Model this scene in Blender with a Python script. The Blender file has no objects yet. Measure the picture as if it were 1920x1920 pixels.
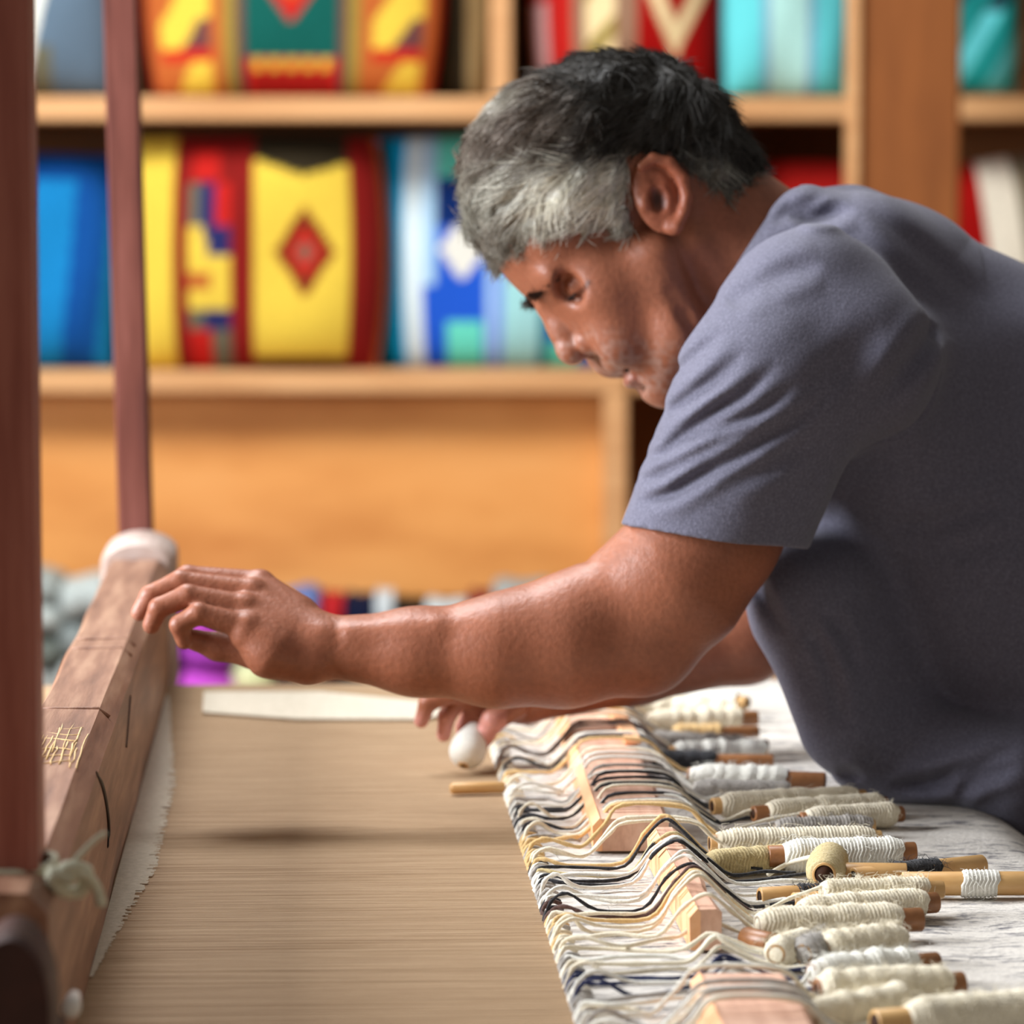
import bpy, math, random
import numpy as np
from mathutils import Vector, Matrix, noise as mnoise

# ------------------------------------------------------------------ camera, light, exposure
SC = bpy.context.scene
F_PX = 7350.0
THETA = math.atan(640.0 / F_PX)
PSI = math.atan(380.0 / F_PX * math.cos(THETA))
CAM = Vector((0.0, 0.0, 1.27))
FWD = Vector((math.sin(PSI) * math.cos(THETA), math.cos(PSI) * math.cos(THETA), -math.sin(THETA)))
RGT = Vector((math.cos(PSI), -math.sin(PSI), 0.0))
UPV = RGT.cross(FWD)
cd = bpy.data.cameras.new('camera')
cam = bpy.data.objects.new('camera', cd)
SC.collection.objects.link(cam)
cam.matrix_world = Matrix(((RGT.x, UPV.x, -FWD.x, CAM.x), (RGT.y, UPV.y, -FWD.y, CAM.y), (RGT.z, UPV.z, -FWD.z, CAM.z), (0, 0, 0, 1)))
cd.sensor_width = 36.0
cd.lens = 36.0 * F_PX / 1920.0
cd.clip_start = 0.05
cd.clip_end = 100
cd.dof.use_dof = True
cd.dof.focus_distance = 2.55
cd.dof.aperture_fstop = 7.2
SC.camera = cam

wd = bpy.data.worlds.new('World')
SC.world = wd
wd.use_nodes = True
wd.node_tree.nodes['Background'].inputs[0].default_value = (1.0, 0.91, 0.83, 1)
wd.node_tree.nodes['Background'].inputs[1].default_value = 0.21

def area_light(name, loc, target, sx, sy, power, col):
    l = bpy.data.lights.new(name, 'AREA')
    l.shape = 'RECTANGLE'
    l.size = sx
    l.size_y = sy
    l.energy = power
    l.color = col
    o = bpy.data.objects.new(name, l)
    SC.collection.objects.link(o)
    o.location = loc
    o.rotation_euler = (Vector(target) - Vector(loc)).to_track_quat('-Z', 'Y').to_euler()
    return o
# a tall window to the left of the loom (out of frame), skylight above the loom, an unseen ceiling lamp before the shelves
area_light('window_light', (-2.2, 2.5, 1.8), (0.35, 2.85, 0.95), 1.0, 1.5, 150, (0.92, 0.95, 1.0))
area_light('skylight', (-0.5, 3.6, 2.8), (0.45, 2.7, 0.8), 0.9, 0.8, 48, (0.95, 0.97, 1.0))
area_light('shop_ceiling_light', (-1.2, 5.6, 3.1), (0.4, 7.6, 0.7), 1.6, 1.0, 140, (1.0, 0.97, 0.91))
SC.view_settings.view_transform = 'Standard'
SC.view_settings.look = 'None'
SC.view_settings.exposure = 0.12
SC.view_settings.gamma = 1.0
SC.view_settings.use_curve_mapping = False

rng = np.random.RandomState(7)
random.seed(7)

# ------------------------------------------------------------------ helpers
def ray(px, py):
    return FWD + RGT * ((px - 960.0) / F_PX) + UPV * ((960.0 - py) / F_PX)
def P(px, py, d):
    return CAM + ray(px, py) * d
def T(px, py, z):
    r = ray(px, py)
    return CAM + r * ((z - CAM.z) / r.z)
TZ = 0.80            # height of the warp and the cloth

def s2l(c):
    return tuple(((v / 12.92) if v <= 0.04045 else ((v + 0.055) / 1.055) ** 2.4) for v in c)
def rgb(r, g, b):
    return s2l((r / 255.0, g / 255.0, b / 255.0))

def link(o, parent=None):
    SC.collection.objects.link(o)
    if parent is not None:
        o.parent = parent
    return o
def empty(name, loc=(0, 0, 0), rz=0.0):
    o = bpy.data.objects.new(name, None)
    o.location = loc
    o.rotation_euler = (0, 0, rz)
    o.empty_display_size = 0.05
    return link(o)
def tag(o, label=None, cat=None, group=None, kind=None):
    if label: o['label'] = label
    if cat: o['category'] = cat
    if group: o['group'] = group
    if kind: o['kind'] = kind
    return o
def mesh_obj(name, V, Fc, mat, parent=None, smooth=True, col=None):
    me = bpy.data.meshes.new(name)
    V = np.asarray(V, dtype=np.float32)
    if isinstance(Fc, np.ndarray):
        n, k = Fc.shape
        me.vertices.add(len(V)); me.vertices.foreach_set('co', V.ravel())
        me.loops.add(n * k); me.loops.foreach_set('vertex_index', Fc.astype(np.int32).ravel())
        me.polygons.add(n)
        me.polygons.foreach_set('loop_start', np.arange(0, n * k, k, dtype=np.int32))
        me.polygons.foreach_set('loop_total', np.full(n, k, dtype=np.int32))
        me.update(calc_edges=True)
        me.validate()
    else:
        me.from_pydata(V.tolist(), [], Fc)
        me.update()
    if smooth:
        me.polygons.foreach_set('use_smooth', np.ones(len(me.polygons), dtype=bool))
    if mat: me.materials.append(mat)
    if col is not None:
        a = me.color_attributes.new('Col', 'FLOAT_COLOR', 'POINT')
        c = np.ones((len(me.vertices), 4), dtype=np.float32)
        c[:, :3] = col
        a.data.foreach_set('color', c.ravel())
    o = bpy.data.objects.new(name, me)
    return link(o, parent)

class MB:
    def __init__(s): s.V = []; s.F = []
    def box(s, lo, hi, bev=0.0):
        x0, y0, z0 = lo; x1, y1, z1 = hi
        n = len(s.V)
        if bev <= 0:
            for z in (z0, z1):
                for x, y in ((x0, y0), (x1, y0), (x1, y1), (x0, y1)): s.V.append((x, y, z))
            s.F += [(n, n+3, n+2, n+1), (n+4, n+5, n+6, n+7)]
            for i in range(4):
                j = (i + 1) % 4; s.F.append((n+i, n+j, n+4+j, n+4+i))
        else:
            b = min(bev, (x1-x0)*.45, (y1-y0)*.45, (z1-z0)*.45)
            rings = [(z0, b), (z0 + b, 0), (z1 - b, 0), (z1, b)]
            for z, q in rings:
                for x, y in ((x0+b+q*.0, y0+q), (x1-b, y0+q), (x1-q, y0+b), (x1-q, y1-b), (x1-b, y1-q), (x0+b, y1-q), (x0+q, y1-b), (x0+q, y0+b)):
                    s.V.append((x, y, z))
            for r in range(3):
                for i in range(8):
                    j = (i+1) % 8
                    s.F.append((n+r*8+i, n+r*8+j, n+r*8+8+j, n+r*8+8+i))
            s.F.append(tuple(n+i for i in range(7, -1, -1))); s.F.append(tuple(n+24+i for i in range(8)))
        return s
    def tube(s, pts, rad, sides=8, cap=True, closed=False):
        pts = [Vector(p) for p in pts]
        m = len(pts); n0 = len(s.V)
        if not hasattr(rad, '__len__'): rad = [rad] * m
        prev = None
        for i, p in enumerate(pts):
            t = (pts[min(i+1, m-1)] - pts[max(i-1, 0)])
            if t.length < 1e-9: t = Vector((0, 0, 1))
            t.normalize()
            if prev is None:
                a = Vector((0, 0, 1)) if abs(t.z) < 0.9 else Vector((1, 0, 0))
                u = t.cross(a).normalized()
            else:
                u = (prev - t * prev.dot(t))
                u = u.normalized() if u.length > 1e-8 else t.orthogonal().normalized()
            prev = u
            v = t.cross(u)
            for k in range(sides):
                a = 2 * math.pi * k / sides
                q = p + (u * math.cos(a) + v * math.sin(a)) * rad[i]
                s.V.append((q.x, q.y, q.z))
        for i in range(m - 1):
            for k in range(sides):
                l = (k + 1) % sides
                s.F.append((n0+i*sides+k, n0+i*sides+l, n0+(i+1)*sides+l, n0+(i+1)*sides+k))
        if cap:
            s.F.append(tuple(n0 + k for k in range(sides-1, -1, -1)))
            s.F.append(tuple(n0 + (m-1)*sides + k for k in range(sides)))
        return s
    def build(s, name, mat, parent=None, smooth=True):
        return mesh_obj(name, s.V, s.F, mat, parent, smooth)

def smooth_path(pts, n=6):
    pts = [Vector(p) for p in pts]
    out = []
    for i in range(len(pts) - 1):
        p0 = pts[max(i-1, 0)]; p1 = pts[i]; p2 = pts[i+1]; p3 = pts[min(i+2, len(pts)-1)]
        for k in range(n):
            t = k / n
            out.append(0.5 * ((2*p1) + (p2-p0)*t + (2*p0-5*p1+4*p2-p3)*t*t + (3*p1-p0-3*p2+p3)*t**3))
    out.append(pts[-1])
    return out

# ------------------------------------------------------------------ materials
def mat_new(name, rough=0.7, spec=0.3):
    m = bpy.data.materials.new(name)
    m.use_nodes = True
    b = m.node_tree.nodes['Principled BSDF']
    b.inputs['Roughness'].default_value = rough
    b.inputs['Specular IOR Level'].default_value = spec
    return m, m.node_tree, b
def ramp(nt, stops):
    r = nt.nodes.new('ShaderNodeValToRGB')
    e = r.color_ramp.elements
    while len(e) < len(stops): e.new(0.5)
    for q, (p, c) in zip(e, stops):
        q.position = p; q.color = (*c, 1)
    return r
def mat_noise(name, stops, scale=(20, 20, 20), detail=4, rough=0.7, spec=0.3, bump=0.0, bscale=None, coord='Object', nrough=0.6, sheen=0):
    m, nt, b = mat_new(name, rough, spec)
    tc = nt.nodes.new('ShaderNodeTexCoord')
    mp = nt.nodes.new('ShaderNodeMapping')
    mp.inputs['Scale'].default_value = scale
    nt.links.new(tc.outputs[coord], mp.inputs[0])
    n = nt.nodes.new('ShaderNodeTexNoise')
    n.inputs['Scale'].default_value = 1.0
    n.inputs['Detail'].default_value = detail
    n.inputs['Roughness'].default_value = nrough
    nt.links.new(mp.outputs[0], n.inputs['Vector'])
    r = ramp(nt, stops)
    nt.links.new(n.outputs['Fac'], r.inputs[0])
    nt.links.new(r.outputs[0], b.inputs['Base Color'])
    if bump > 0:
        bp = nt.nodes.new('ShaderNodeBump')
        bp.inputs['Strength'].default_value = 1.0
        bp.inputs['Distance'].default_value = bump
        src = n
        if bscale:
            mp2 = nt.nodes.new('ShaderNodeMapping'); mp2.inputs['Scale'].default_value = bscale
            nt.links.new(tc.outputs[coord], mp2.inputs[0])
            src = nt.nodes.new('ShaderNodeTexNoise'); src.inputs['Scale'].default_value = 1.0; src.inputs['Detail'].default_value = 3
            nt.links.new(mp2.outputs[0], src.inputs['Vector'])
        nt.links.new(src.outputs['Fac'], bp.inputs['Height'])
        nt.links.new(bp.outputs[0], b.inputs['Normal'])
    if sheen:
        b.inputs['Sheen Weight'].default_value = sheen
    return m
def mat_col(name, rough=0.8, spec=0.2, nscale=300, namt=0.25, bump=0.0006, sub=0.0, sheen=0.0):
    """base colour from the Col attribute, broken up by fine fibre noise"""
    m, nt, b = mat_new(name, rough, spec)
    a = nt.nodes.new('ShaderNodeAttribute'); a.attribute_name = 'Col'
    tc = nt.nodes.new('ShaderNodeTexCoord')
    n = nt.nodes.new('ShaderNodeTexNoise'); n.inputs['Scale'].default_value = nscale; n.inputs['Detail'].default_value = 4
    nt.links.new(tc.outputs['Object'], n.inputs['Vector'])
    r = nt.nodes.new('ShaderNodeMapRange')
    r.inputs[1].default_value = 0.3; r.inputs[2].default_value = 0.7
    r.inputs[3].default_value = 1 - namt; r.inputs[4].default_value = 1 + namt
    nt.links.new(n.outputs['Fac'], r.inputs[0])
    mx = nt.nodes.new('ShaderNodeVectorMath'); mx.operation = 'SCALE'
    nt.links.new(a.outputs['Color'], mx.inputs[0]); nt.links.new(r.outputs[0], mx.inputs['Scale'])
    nt.links.new(mx.outputs[0], b.inputs['Base Color'])
    bp = nt.nodes.new('ShaderNodeBump'); bp.inputs['Distance'].default_value = bump; bp.inputs['Strength'].default_value = 1
    nt.links.new(n.outputs['Fac'], bp.inputs['Height']); nt.links.new(bp.outputs[0], b.inputs['Normal'])
    if sub > 0:
        b.inputs['Subsurface Weight'].default_value = sub
        b.inputs['Subsurface Radius'].default_value = (1.0, 0.35, 0.2)
        b.inputs['Subsurface Scale'].default_value = 0.006
    if sheen: b.inputs['Sheen Weight'].default_value = sheen
    return m

M = {}
M['shelf'] = mat_noise('shelf_wood', [(0.3, rgb(186, 136, 90)), (0.7, rgb(210, 164, 116))], (3, 3, 30), 4, 0.55)
M['panel'] = mat_noise('panel_wood', [(0.3, rgb(196, 128, 64)), (0.5, rgb(218, 152, 84)), (0.75, rgb(226, 164, 98))], (1.6, 1.6, 5), 5, 0.55)
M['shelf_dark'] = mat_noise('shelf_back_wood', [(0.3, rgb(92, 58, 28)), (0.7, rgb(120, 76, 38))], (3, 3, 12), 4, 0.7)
M['pillar'] = mat_noise('pillar_wood', [(0.3, rgb(122, 70, 32)), (0.7, rgb(148, 88, 42))], (14, 14, 2.5), 5, 0.6)
M['loom_red'] = mat_noise('loom_red_wood', [(0.3, rgb(84, 44, 38)), (0.5, rgb(112, 62, 52)), (0.72, rgb(136, 82, 72))], (60, 60, 5), 6, 0.5, 0.4, 0.0006)
M['post_near'] = mat_noise('loom_red_brightened', [(0.3, rgb(124, 66, 54)), (0.5, rgb(156, 88, 72)), (0.72, rgb(180, 112, 94))], (60, 60, 5), 6, 0.5, 0.4, 0.0006)  # loom red brightened in the colour, since the near post is unlit
M['saddle'] = mat_noise('saddle_highlight', [(0.3, rgb(168, 144, 132)), (0.7, rgb(206, 190, 182))], (30, 30, 30), 5, 0.5)  # pale colour paints the window highlight on the beam's far end
M['loom_beam'] = mat_noise('loom_beam_wood', [(0.28, rgb(104, 70, 54)), (0.5, rgb(142, 102, 80)), (0.72, rgb(176, 138, 112))], (70, 5, 70), 7, 0.5, 0.45, 0.0009)
M['loom_dark'] = mat_noise('loom_dark_wood', [(0.3, rgb(48, 26, 20)), (0.7, rgb(76, 44, 34))], (30, 30, 30), 5, 0.55, 0.4, 0.0005)
M['lath_top'] = mat_noise('lath_wood', [(0.3, rgb(206, 160, 136)), (0.5, rgb(226, 182, 156)), (0.75, rgb(238, 200, 176))], (110, 6, 60), 6, 0.6, 0.3, 0.0005)
M['lath_face'] = mat_noise('lath_cut_wood', [(0.3, rgb(240, 178, 128)), (0.7, rgb(250, 200, 156))], (60, 12, 60), 4, 0.6)
M['bamboo'] = mat_noise('bamboo', [(0.3, rgb(198, 150, 92)), (0.7, rgb(220, 178, 118))], (30, 90, 90), 4, 0.4, 0.5)
M['bamboo_dark'] = mat_noise('bamboo_dark', [(0.3, rgb(128, 82, 46)), (0.7, rgb(168, 114, 70))], (60, 90, 90), 4, 0.4, 0.5)
M['bamboo_shade'] = mat_noise('bamboo_hollow_shade', [(0.3, rgb(40, 22, 12)), (0.7, rgb(84, 48, 24))], (60, 90, 90), 4, 0.8)
M['floor'] = mat_noise('floor_tile', [(0.3, rgb(120, 92, 70)), (0.7, rgb(150, 120, 94))], (3, 3, 3), 5, 0.6)
M['wall'] = mat_noise('wall_plaster', [(0.3, rgb(120, 96, 66)), (0.7, rgb(140, 112, 80))], (5, 5, 5), 5, 0.9)
M['porcelain'] = mat_noise('white_peg', [(0.3, rgb(228, 230, 226)), (0.7, rgb(244, 246, 242))], (40, 40, 40), 2, 0.3, 0.5)
M['cord'] = mat_noise('cord', [(0.3, rgb(196, 196, 172)), (0.7, rgb(226, 226, 204))], (400, 400, 400), 3, 0.9, 0.1, 0.0006)
M['warp'] = mat_noise('warp_thread', [(0.25, rgb(150, 120, 88)), (0.5, rgb(177, 147, 113)), (0.75, rgb(202, 174, 140))], (6, 420, 60), 6, 0.7, 0.3, nrough=0.75)
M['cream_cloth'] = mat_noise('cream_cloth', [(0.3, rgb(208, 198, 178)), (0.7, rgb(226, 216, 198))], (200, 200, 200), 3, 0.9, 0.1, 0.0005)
M['skin'] = mat_col('skin', 0.44, 0.42, 240, 0.10, 0.0005, sub=0.12)
M['textile'] = mat_col('textile', 0.9, 0.1, 260, 0.22, 0.001)
M['shirt'] = mat_noise('shirt_cotton', [(0.25, rgb(86, 85, 98)), (0.5, rgb(100, 99, 114)), (0.75, rgb(118, 117, 133))], (500, 500, 500), 4, 0.9, 0.12, 0.0004, sheen=0.15)
M['denim'] = mat_noise('denim', [(0.3, rgb(36, 44, 66)), (0.7, rgb(52, 62, 86))], (400, 400, 400), 3, 0.9)
M['leather'] = mat_noise('leather', [(0.3, rgb(40, 28, 22)), (0.7, rgb(60, 42, 32))], (60, 60, 60), 3, 0.5)
M['nostril'] = mat_noise('eye_dark', [(0.3, rgb(24, 14, 10)), (0.7, rgb(34, 20, 14))], (60, 60, 60), 3, 0.5)
YC = {  # yarn colours
 'cream': [(0.3, rgb(228, 216, 188)), (0.7, rgb(246, 238, 216))],
 'white': [(0.3, rgb(224, 222, 210)), (0.7, rgb(244, 242, 232))],
 'gold':  [(0.3, rgb(214, 178, 118)), (0.7, rgb(232, 200, 146))],
 'tan':   [(0.3, rgb(190, 170, 122)), (0.7, rgb(216, 198, 152))],
 'grey':  [(0.3, rgb(148, 144, 138)), (0.7, rgb(192, 186, 178))],
 'brown': [(0.3, rgb(74, 52, 48)), (0.7, rgb(112, 88, 80))],
 'dark':  [(0.3, rgb(34, 34, 38)), (0.7, rgb(70, 70, 72))],
 'navy':  [(0.3, rgb(26, 32, 66)), (0.7, rgb(54, 60, 96))],
}
for k_, st_ in YC.items():
    M['y_' + k_] = mat_noise('yarn_' + k_, st_, (600, 600, 600), 4, 0.95, 0.1, 0.0006, sheen=0.2)

# woven cloth: cream with grey and black flecks drawn out along the weft
def mat_cloth():
    m, nt, b = mat_new('woven_cloth', 0.9, 0.1)
    tc = nt.nodes.new('ShaderNodeTexCoord')
    def nz(scale, det, rough=0.6):
        mp = nt.nodes.new('ShaderNodeMapping'); mp.inputs['Scale'].default_value = scale
        nt.links.new(tc.outputs['Object'], mp.inputs[0])
        n = nt.nodes.new('ShaderNodeTexNoise'); n.inputs['Scale'].default_value = 1; n.inputs['Detail'].default_value = det
        n.inputs['Roughness'].default_value = rough
        nt.links.new(mp.outputs[0], n.inputs['Vector']); return n
    big = nz((6, 16, 6), 3)
    mid = nz((38, 120, 40), 5, 0.75)
    fine = nz((260, 700, 260), 3)
    r1 = ramp(nt, [(0.40, (0, 0, 0)), (0.58, (1, 1, 1))]); nt.links.new(big.outputs['Fac'], r1.inputs[0])
    r2 = ramp(nt, [(0.50, (0, 0, 0)), (0.60, (1, 1, 1))]); nt.links.new(mid.outputs['Fac'], r2.inputs[0])
    mul = nt.nodes.new('ShaderNodeMath'); mul.operation = 'MULTIPLY'
    nt.links.new(r1.outputs[0], mul.inputs[0]); nt.links.new(r2.outputs[0], mul.inputs[1])
    base = ramp(nt, [(0.3, rgb(206, 200, 192)), (0.7, rgb(232, 226, 216))]); nt.links.new(fine.outputs['Fac'], base.inputs[0])
    dk = ramp(nt, [(0.35, rgb(84, 84, 92)), (0.7, rgb(150, 146, 148))]); nt.links.new(fine.outputs['Fac'], dk.inputs[0])
    mx = nt.nodes.new('ShaderNodeMix'); mx.data_type = 'RGBA'
    nt.links.new(mul.outputs[0], mx.inputs[0]); nt.links.new(base.outputs[0], mx.inputs[6]); nt.links.new(dk.outputs[0], mx.inputs[7])
    nt.links.new(mx.outputs[2], b.inputs['Base Color'])
    bp = nt.nodes.new('ShaderNodeBump'); bp.inputs['Distance'].default_value = 0.0012
    nt.links.new(fine.outputs['Fac'], bp.inputs['Height']); nt.links.new(bp.outputs[0], b.inputs['Normal'])
    return m
M['cloth'] = mat_cloth()

# ------------------------------------------------------------------ the setting and the shelves
SD = 7.6
FH = Vector((math.sin(PSI), math.cos(PSI), 0))
def B(px, py, off=0.0):
    """local (x, z) on the vertical plane SD+off away, facing the camera"""
    r = ray(px, py)
    t = (SD + off) / (r.x * FH.x + r.y * FH.y)
    p = CAM + r * t
    return (p.x * RGT.x + p.y * RGT.y, p.z)
shelf_origin = Vector((FH.x * SD, FH.y * SD, 0))
RZ = -PSI

m = MB(); m.box((-6, -1.5, -0.1), (7, 10.5, 0)); tag(m.build('floor', M['floor'], smooth=False), kind='structure')
wl = empty('wall_back', (FH.x * 8.35, FH.y * 8.35, 0), RZ); wl['kind'] = 'structure'
m = MB(); m.box((-5, 0, 0), (6, 0.1, 3.2)); m.build('wall_panel', M['wall'], wl, smooth=False)

shelf = empty('shelf_unit', shelf_origin, RZ)
tag(shelf, 'light wooden shelving unit along the back wall holding colourful cushions', 'shelf')
SDEP = 0.5
def bbox_px(x0, y0, x1, y1, dep0, dep1):
    a = B(x0, y0, dep0); b = B(x1, y1, dep0)
    return (a[0], dep0, b[1]), (b[0], dep1, a[1])
def shelf_board(name, x0, y0, x1, y1, dep0, dep1, mat='shelf', bev=0.004):
    lo, hi = bbox_px(x0, y0, x1, y1, dep0, dep1)
    m = MB(); m.box(lo, hi, bev); return m.build(name, M[mat], shelf, smooth=False)
shelf_board('shelf_board', -400, 182, 2500, 226, 0, SDEP)
shelf_board('shelf_board', -400, 698, 1176, 738, 0, SDEP)
shelf_board('shelf_board', 1176, 698, 2500, 738, 0.02, SDEP)
shelf_board('shelf_board', -400, -330, 2500, -290, 0, SDEP)
shelf_board('shelf_board', -400, 1300, 2500, 1340, -0.17, SDEP)
shelf_board('divider', 918, -290, 960, 182, 0.003, SDEP)
shelf_board('divider', 1338, 226, 1386, 698, 0.003, SDEP)
shelf_board('divider', 1132, 738, 1176, 1300, 0.003, SDEP)
shelf_board('divider', -400, -290, -360, 1300, 0.003, SDEP)
shelf_board('divider', 2300, -290, 2340, 1300, 0.003, SDEP)
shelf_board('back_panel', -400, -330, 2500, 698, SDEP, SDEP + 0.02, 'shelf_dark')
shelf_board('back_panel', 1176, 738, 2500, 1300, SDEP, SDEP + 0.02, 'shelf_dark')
shelf_board('front_panel', -360, 738, 1132, 1122, 0.10, 0.12, 'panel')
# feet of the unit down to the floor
for a in (-380, 1150, 2310):
    q = B(a, 1340)
    m = MB(); m.box((q[0] - 0.02, 0.02, 0), (q[0] + 0.02, SDEP, q[1] - .001), 0.003); m.build('foot', M['shelf'], shelf, smooth=False)

PD = 6.9
pil = empty('wooden_pillar', (0, 0, 0)); tag(pil, 'broad brown wooden pillar from floor to ceiling before the shelves', 'pillar')
a = P(1612, 400, PD); b_ = P(1800, 400, PD)
m = MB(); w_ = (b_ - a).length; m.box((0, 0, 0), (w_, 0.16, 3.2), 0.006)
o = m.build('shaft', M['pillar'], pil, smooth=False); o.location = (a.x, a.y, 0); o.rotation_euler = (0, 0, RZ)
m = MB(); m.box((-0.014, -0.012, 0), (-0.001, 0.16, 3.2), 0.003)
o = m.build('edge_strip', M['shelf'], pil, smooth=False); o.location = (a.x, a.y, 0); o.rotation_euler = (0, 0, RZ)

# --- cushions
def cushion(name, x0, y0, x1, y1, pat, label, cat='cushion', group=None, dep=0.12, thick=0.075, lean=0.08, tilt=0.0, pw=4.0, ph=4.0, narrow=0.0, off=0.02, N=72):
    a = B(x0, y0, off); b = B(x1, y1, off)
    cx = (a[0] + b[0]) / 2; W = (b[0] - a[0]) / 2; z0 = b[1]; H = (a[1] - b[1]) / 2
    u = np.linspace(-1, 1, N); U, Vv = np.meshgrid(u, u, indexing='ij')
    t = np.clip((1 - np.abs(U) ** pw) * (1 - np.abs(Vv) ** ph), 0, 1) ** 0.55 * thick
    seed = (abs(hash_(name + label)) % 97) * 1.3
    wob = np.sin(U * 5 + seed) * np.cos(Vv * 4 + seed * 2) * 0.006
    # corners pull in a little, the long sides bow out
    cx_pull = 1 - 0.05 * np.abs(Vv) ** 2 * np.abs(U) ** 3 - narrow * (1 + Vv) / 2
    X = U * W * cx_pull * (1 + 0.04 * (1 - Vv ** 2)); Z = Vv * H * (1 - 0.03 * np.abs(U) ** 2 * (Vv > 0)) + H
    col = np.array([[pat(float(p), float(-q)) for q in u] for p in u], dtype=np.float32).reshape(-1, 3)
    Yf = -t + wob * (t > 0.01); Yb = t * 0.6
    V = np.concatenate([np.stack([X, Yf, Z], -1).reshape(-1, 3), np.stack([X, Yb, Z], -1).reshape(-1, 3)])
    idx = np.arange(N * N).reshape(N, N)
    q = np.stack([idx[:-1, :-1], idx[1:, :-1], idx[1:, 1:], idx[:-1, 1:]], -1).reshape(-1, 4)
    q2 = (q + N * N)[:, ::-1]
    o = mesh_obj(name, V, np.concatenate([q, q2]), M['textile'], None, True, np.concatenate([col, col]))
    wp = shelf_origin + RGT * cx + FH * (off + dep)
    o.location = (wp.x, wp.y, z0)
    o.rotation_euler = (-lean, tilt, RZ)
    return tag(o, label, cat, group)
def hash_(s):
    h = 7
    for c in s: h = (h * 31 + ord(c)) % 100003
    return h
def zig(v, n): return abs((v * n) % 1.0 - 0.5) * 2
C_ = {k: rgb(*v) for k, v in dict(yel=(214, 186, 70), mar=(122, 24, 22), red=(180, 32, 28), gry=(96, 96, 80), nav=(36, 40, 92), org=(172, 92, 44),
     olv=(138, 122, 56), pur=(96, 60, 62), grn=(14, 84, 78), tea=(30, 140, 140), aqu=(96, 200, 210), paq=(168, 216, 214), wht=(220, 224, 220), sla=(86, 106, 126),
     blu=(20, 120, 184), dbl=(14, 74, 150), cya=(18, 160, 200), sky=(20, 164, 222), lbl=(160, 200, 232), cob=(30, 84, 200), mnt=(96, 206, 190), crm=(226, 206, 160),
     drk=(44, 38, 26), brn=(96, 52, 26), dred=(150, 12, 10), stp=(140, 108, 88), pnk=(214, 170, 170)).items()}
def pat_slate(u, v):
    if v < -0.0 and abs(u + 0.2) < 0.5 + v * 0.3: return C_['wht']
    if u < 0.15 - 0.3 * v: return C_['wht']
    if v > 0.55 and abs(u) < 0.2: return C_['gry']
    return C_['sla']
def pat_kilim(u, v):
    a = abs(u)
    if a < 0.31:
        if v > 0.80: return C_['red'] if zig(u, 9) > .3 else C_['mar']
        if v > 0.68: return C_['yel'] if zig(u, 9) > .4 else C_['red']
        dd = a / 0.26 + abs(v + 0.15) / 0.55
        if dd < 0.35: return C_['yel']
        if dd < 0.95: return C_['red'] if dd > .6 else C_['org']
        return C_['grn']
    if a < 0.37: return C_['pur']
    if a < 0.46: return C_['olv']
    if a < 0.54: return C_['org']
    if a < 0.86:
        ph = (v * 1.0 + 0.1) % 0.8
        s = (u if u > 0 else u + 1.4)
        k = s - 0.7 + (ph - 0.4) * 0.45
        if ph > 0.70: return C_['red']
        if k > 0.10: return C_['pur'] if ph > .4 else C_['yel']
        if k < -0.14: return C_['org']
        return C_['yel']
    return C_['org'] if a < .95 else C_['mar']
def pat_yellow(u, v):
    if u < -0.56: return C_['yel']
    if u < -0.46: return C_['mar']
    if u < -0.13:
        s = (u + 0.295) / 0.165
        if v < -0.55: return C_['red'] if abs(v + 0.72) < 0.13 and abs(s + .1) < .6 else C_['mar']
        if v < -0.2: return C_['nav'] if abs(s - 0.3 * v) < .35 else (C_['gry'] if s < 0 else C_['red'])
        if v < 0.05: return C_['nav'] if s > -0.1 + v else C_['yel']
        if v < 0.5:
            if abs(v - 0.28) < 0.07 and s < 0.1: return C_['org']
            return C_['yel']
        if v < 0.68: return C_['nav'] if s > -.2 else C_['gry']
        return C_['red'] if s < 0.1 else C_['gry']
    if u < 0.03: return C_['mar']
    if u < 0.73:
        s = (u - 0.40) / 0.36
        if v < -0.62 - abs(s) * 0.14: return C_['drk']
        if v > 0.90: return C_['brn']
        d = abs(s) / 0.62 + abs(v - 0.02) / 0.40
        if d < 1.0:
            if d < 0.25: return C_['gry']
            if d < 0.6: return C_['red']
            return C_['mar'] if d > 0.8 else C_['brn']
        return C_['yel']
    return C_['mar'] if u < 0.95 else C_['org']
def pat_bluestripe(u, v):
    if u < -0.70: return C_['sky']
    if u < -0.53: return rgb(206, 226, 236)
    if u < -0.42: return C_['cob'] if v > .3 else C_['lbl']
    if u < 0.0:
        if v < -0.62: return C_['mnt']
        if v < -0.2: return rgb(12, 40, 100)
        d = abs(u + 0.20) / 0.2 + abs(v - 0.0) / 0.28
        if d < 1: return C_['wht']
        if v > 0.62 and abs(u + 0.18) < 0.16: return C_['mnt']
        return C_['cob']
    if u < 0.05: return C_['lbl']
    if u < 0.14: return rgb(110, 140, 220)
    if u < 0.44: return rgb(150, 206, 214)
    if u < 0.54: return rgb(40, 110, 130)
    if u < 0.82: return C_['wht'] if v < 0.45 else (C_['cob'] if v < .8 else C_['mnt'])
    return C_['cob']
def pat_blue(u, v):
    k = math.sin(u * 7 + v * 0.8)
    if u < -0.25: return C_['cya']
    if v < -0.72: return C_['dbl']
    return C_['blu'] if k > -0.2 else C_['dbl']
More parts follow.
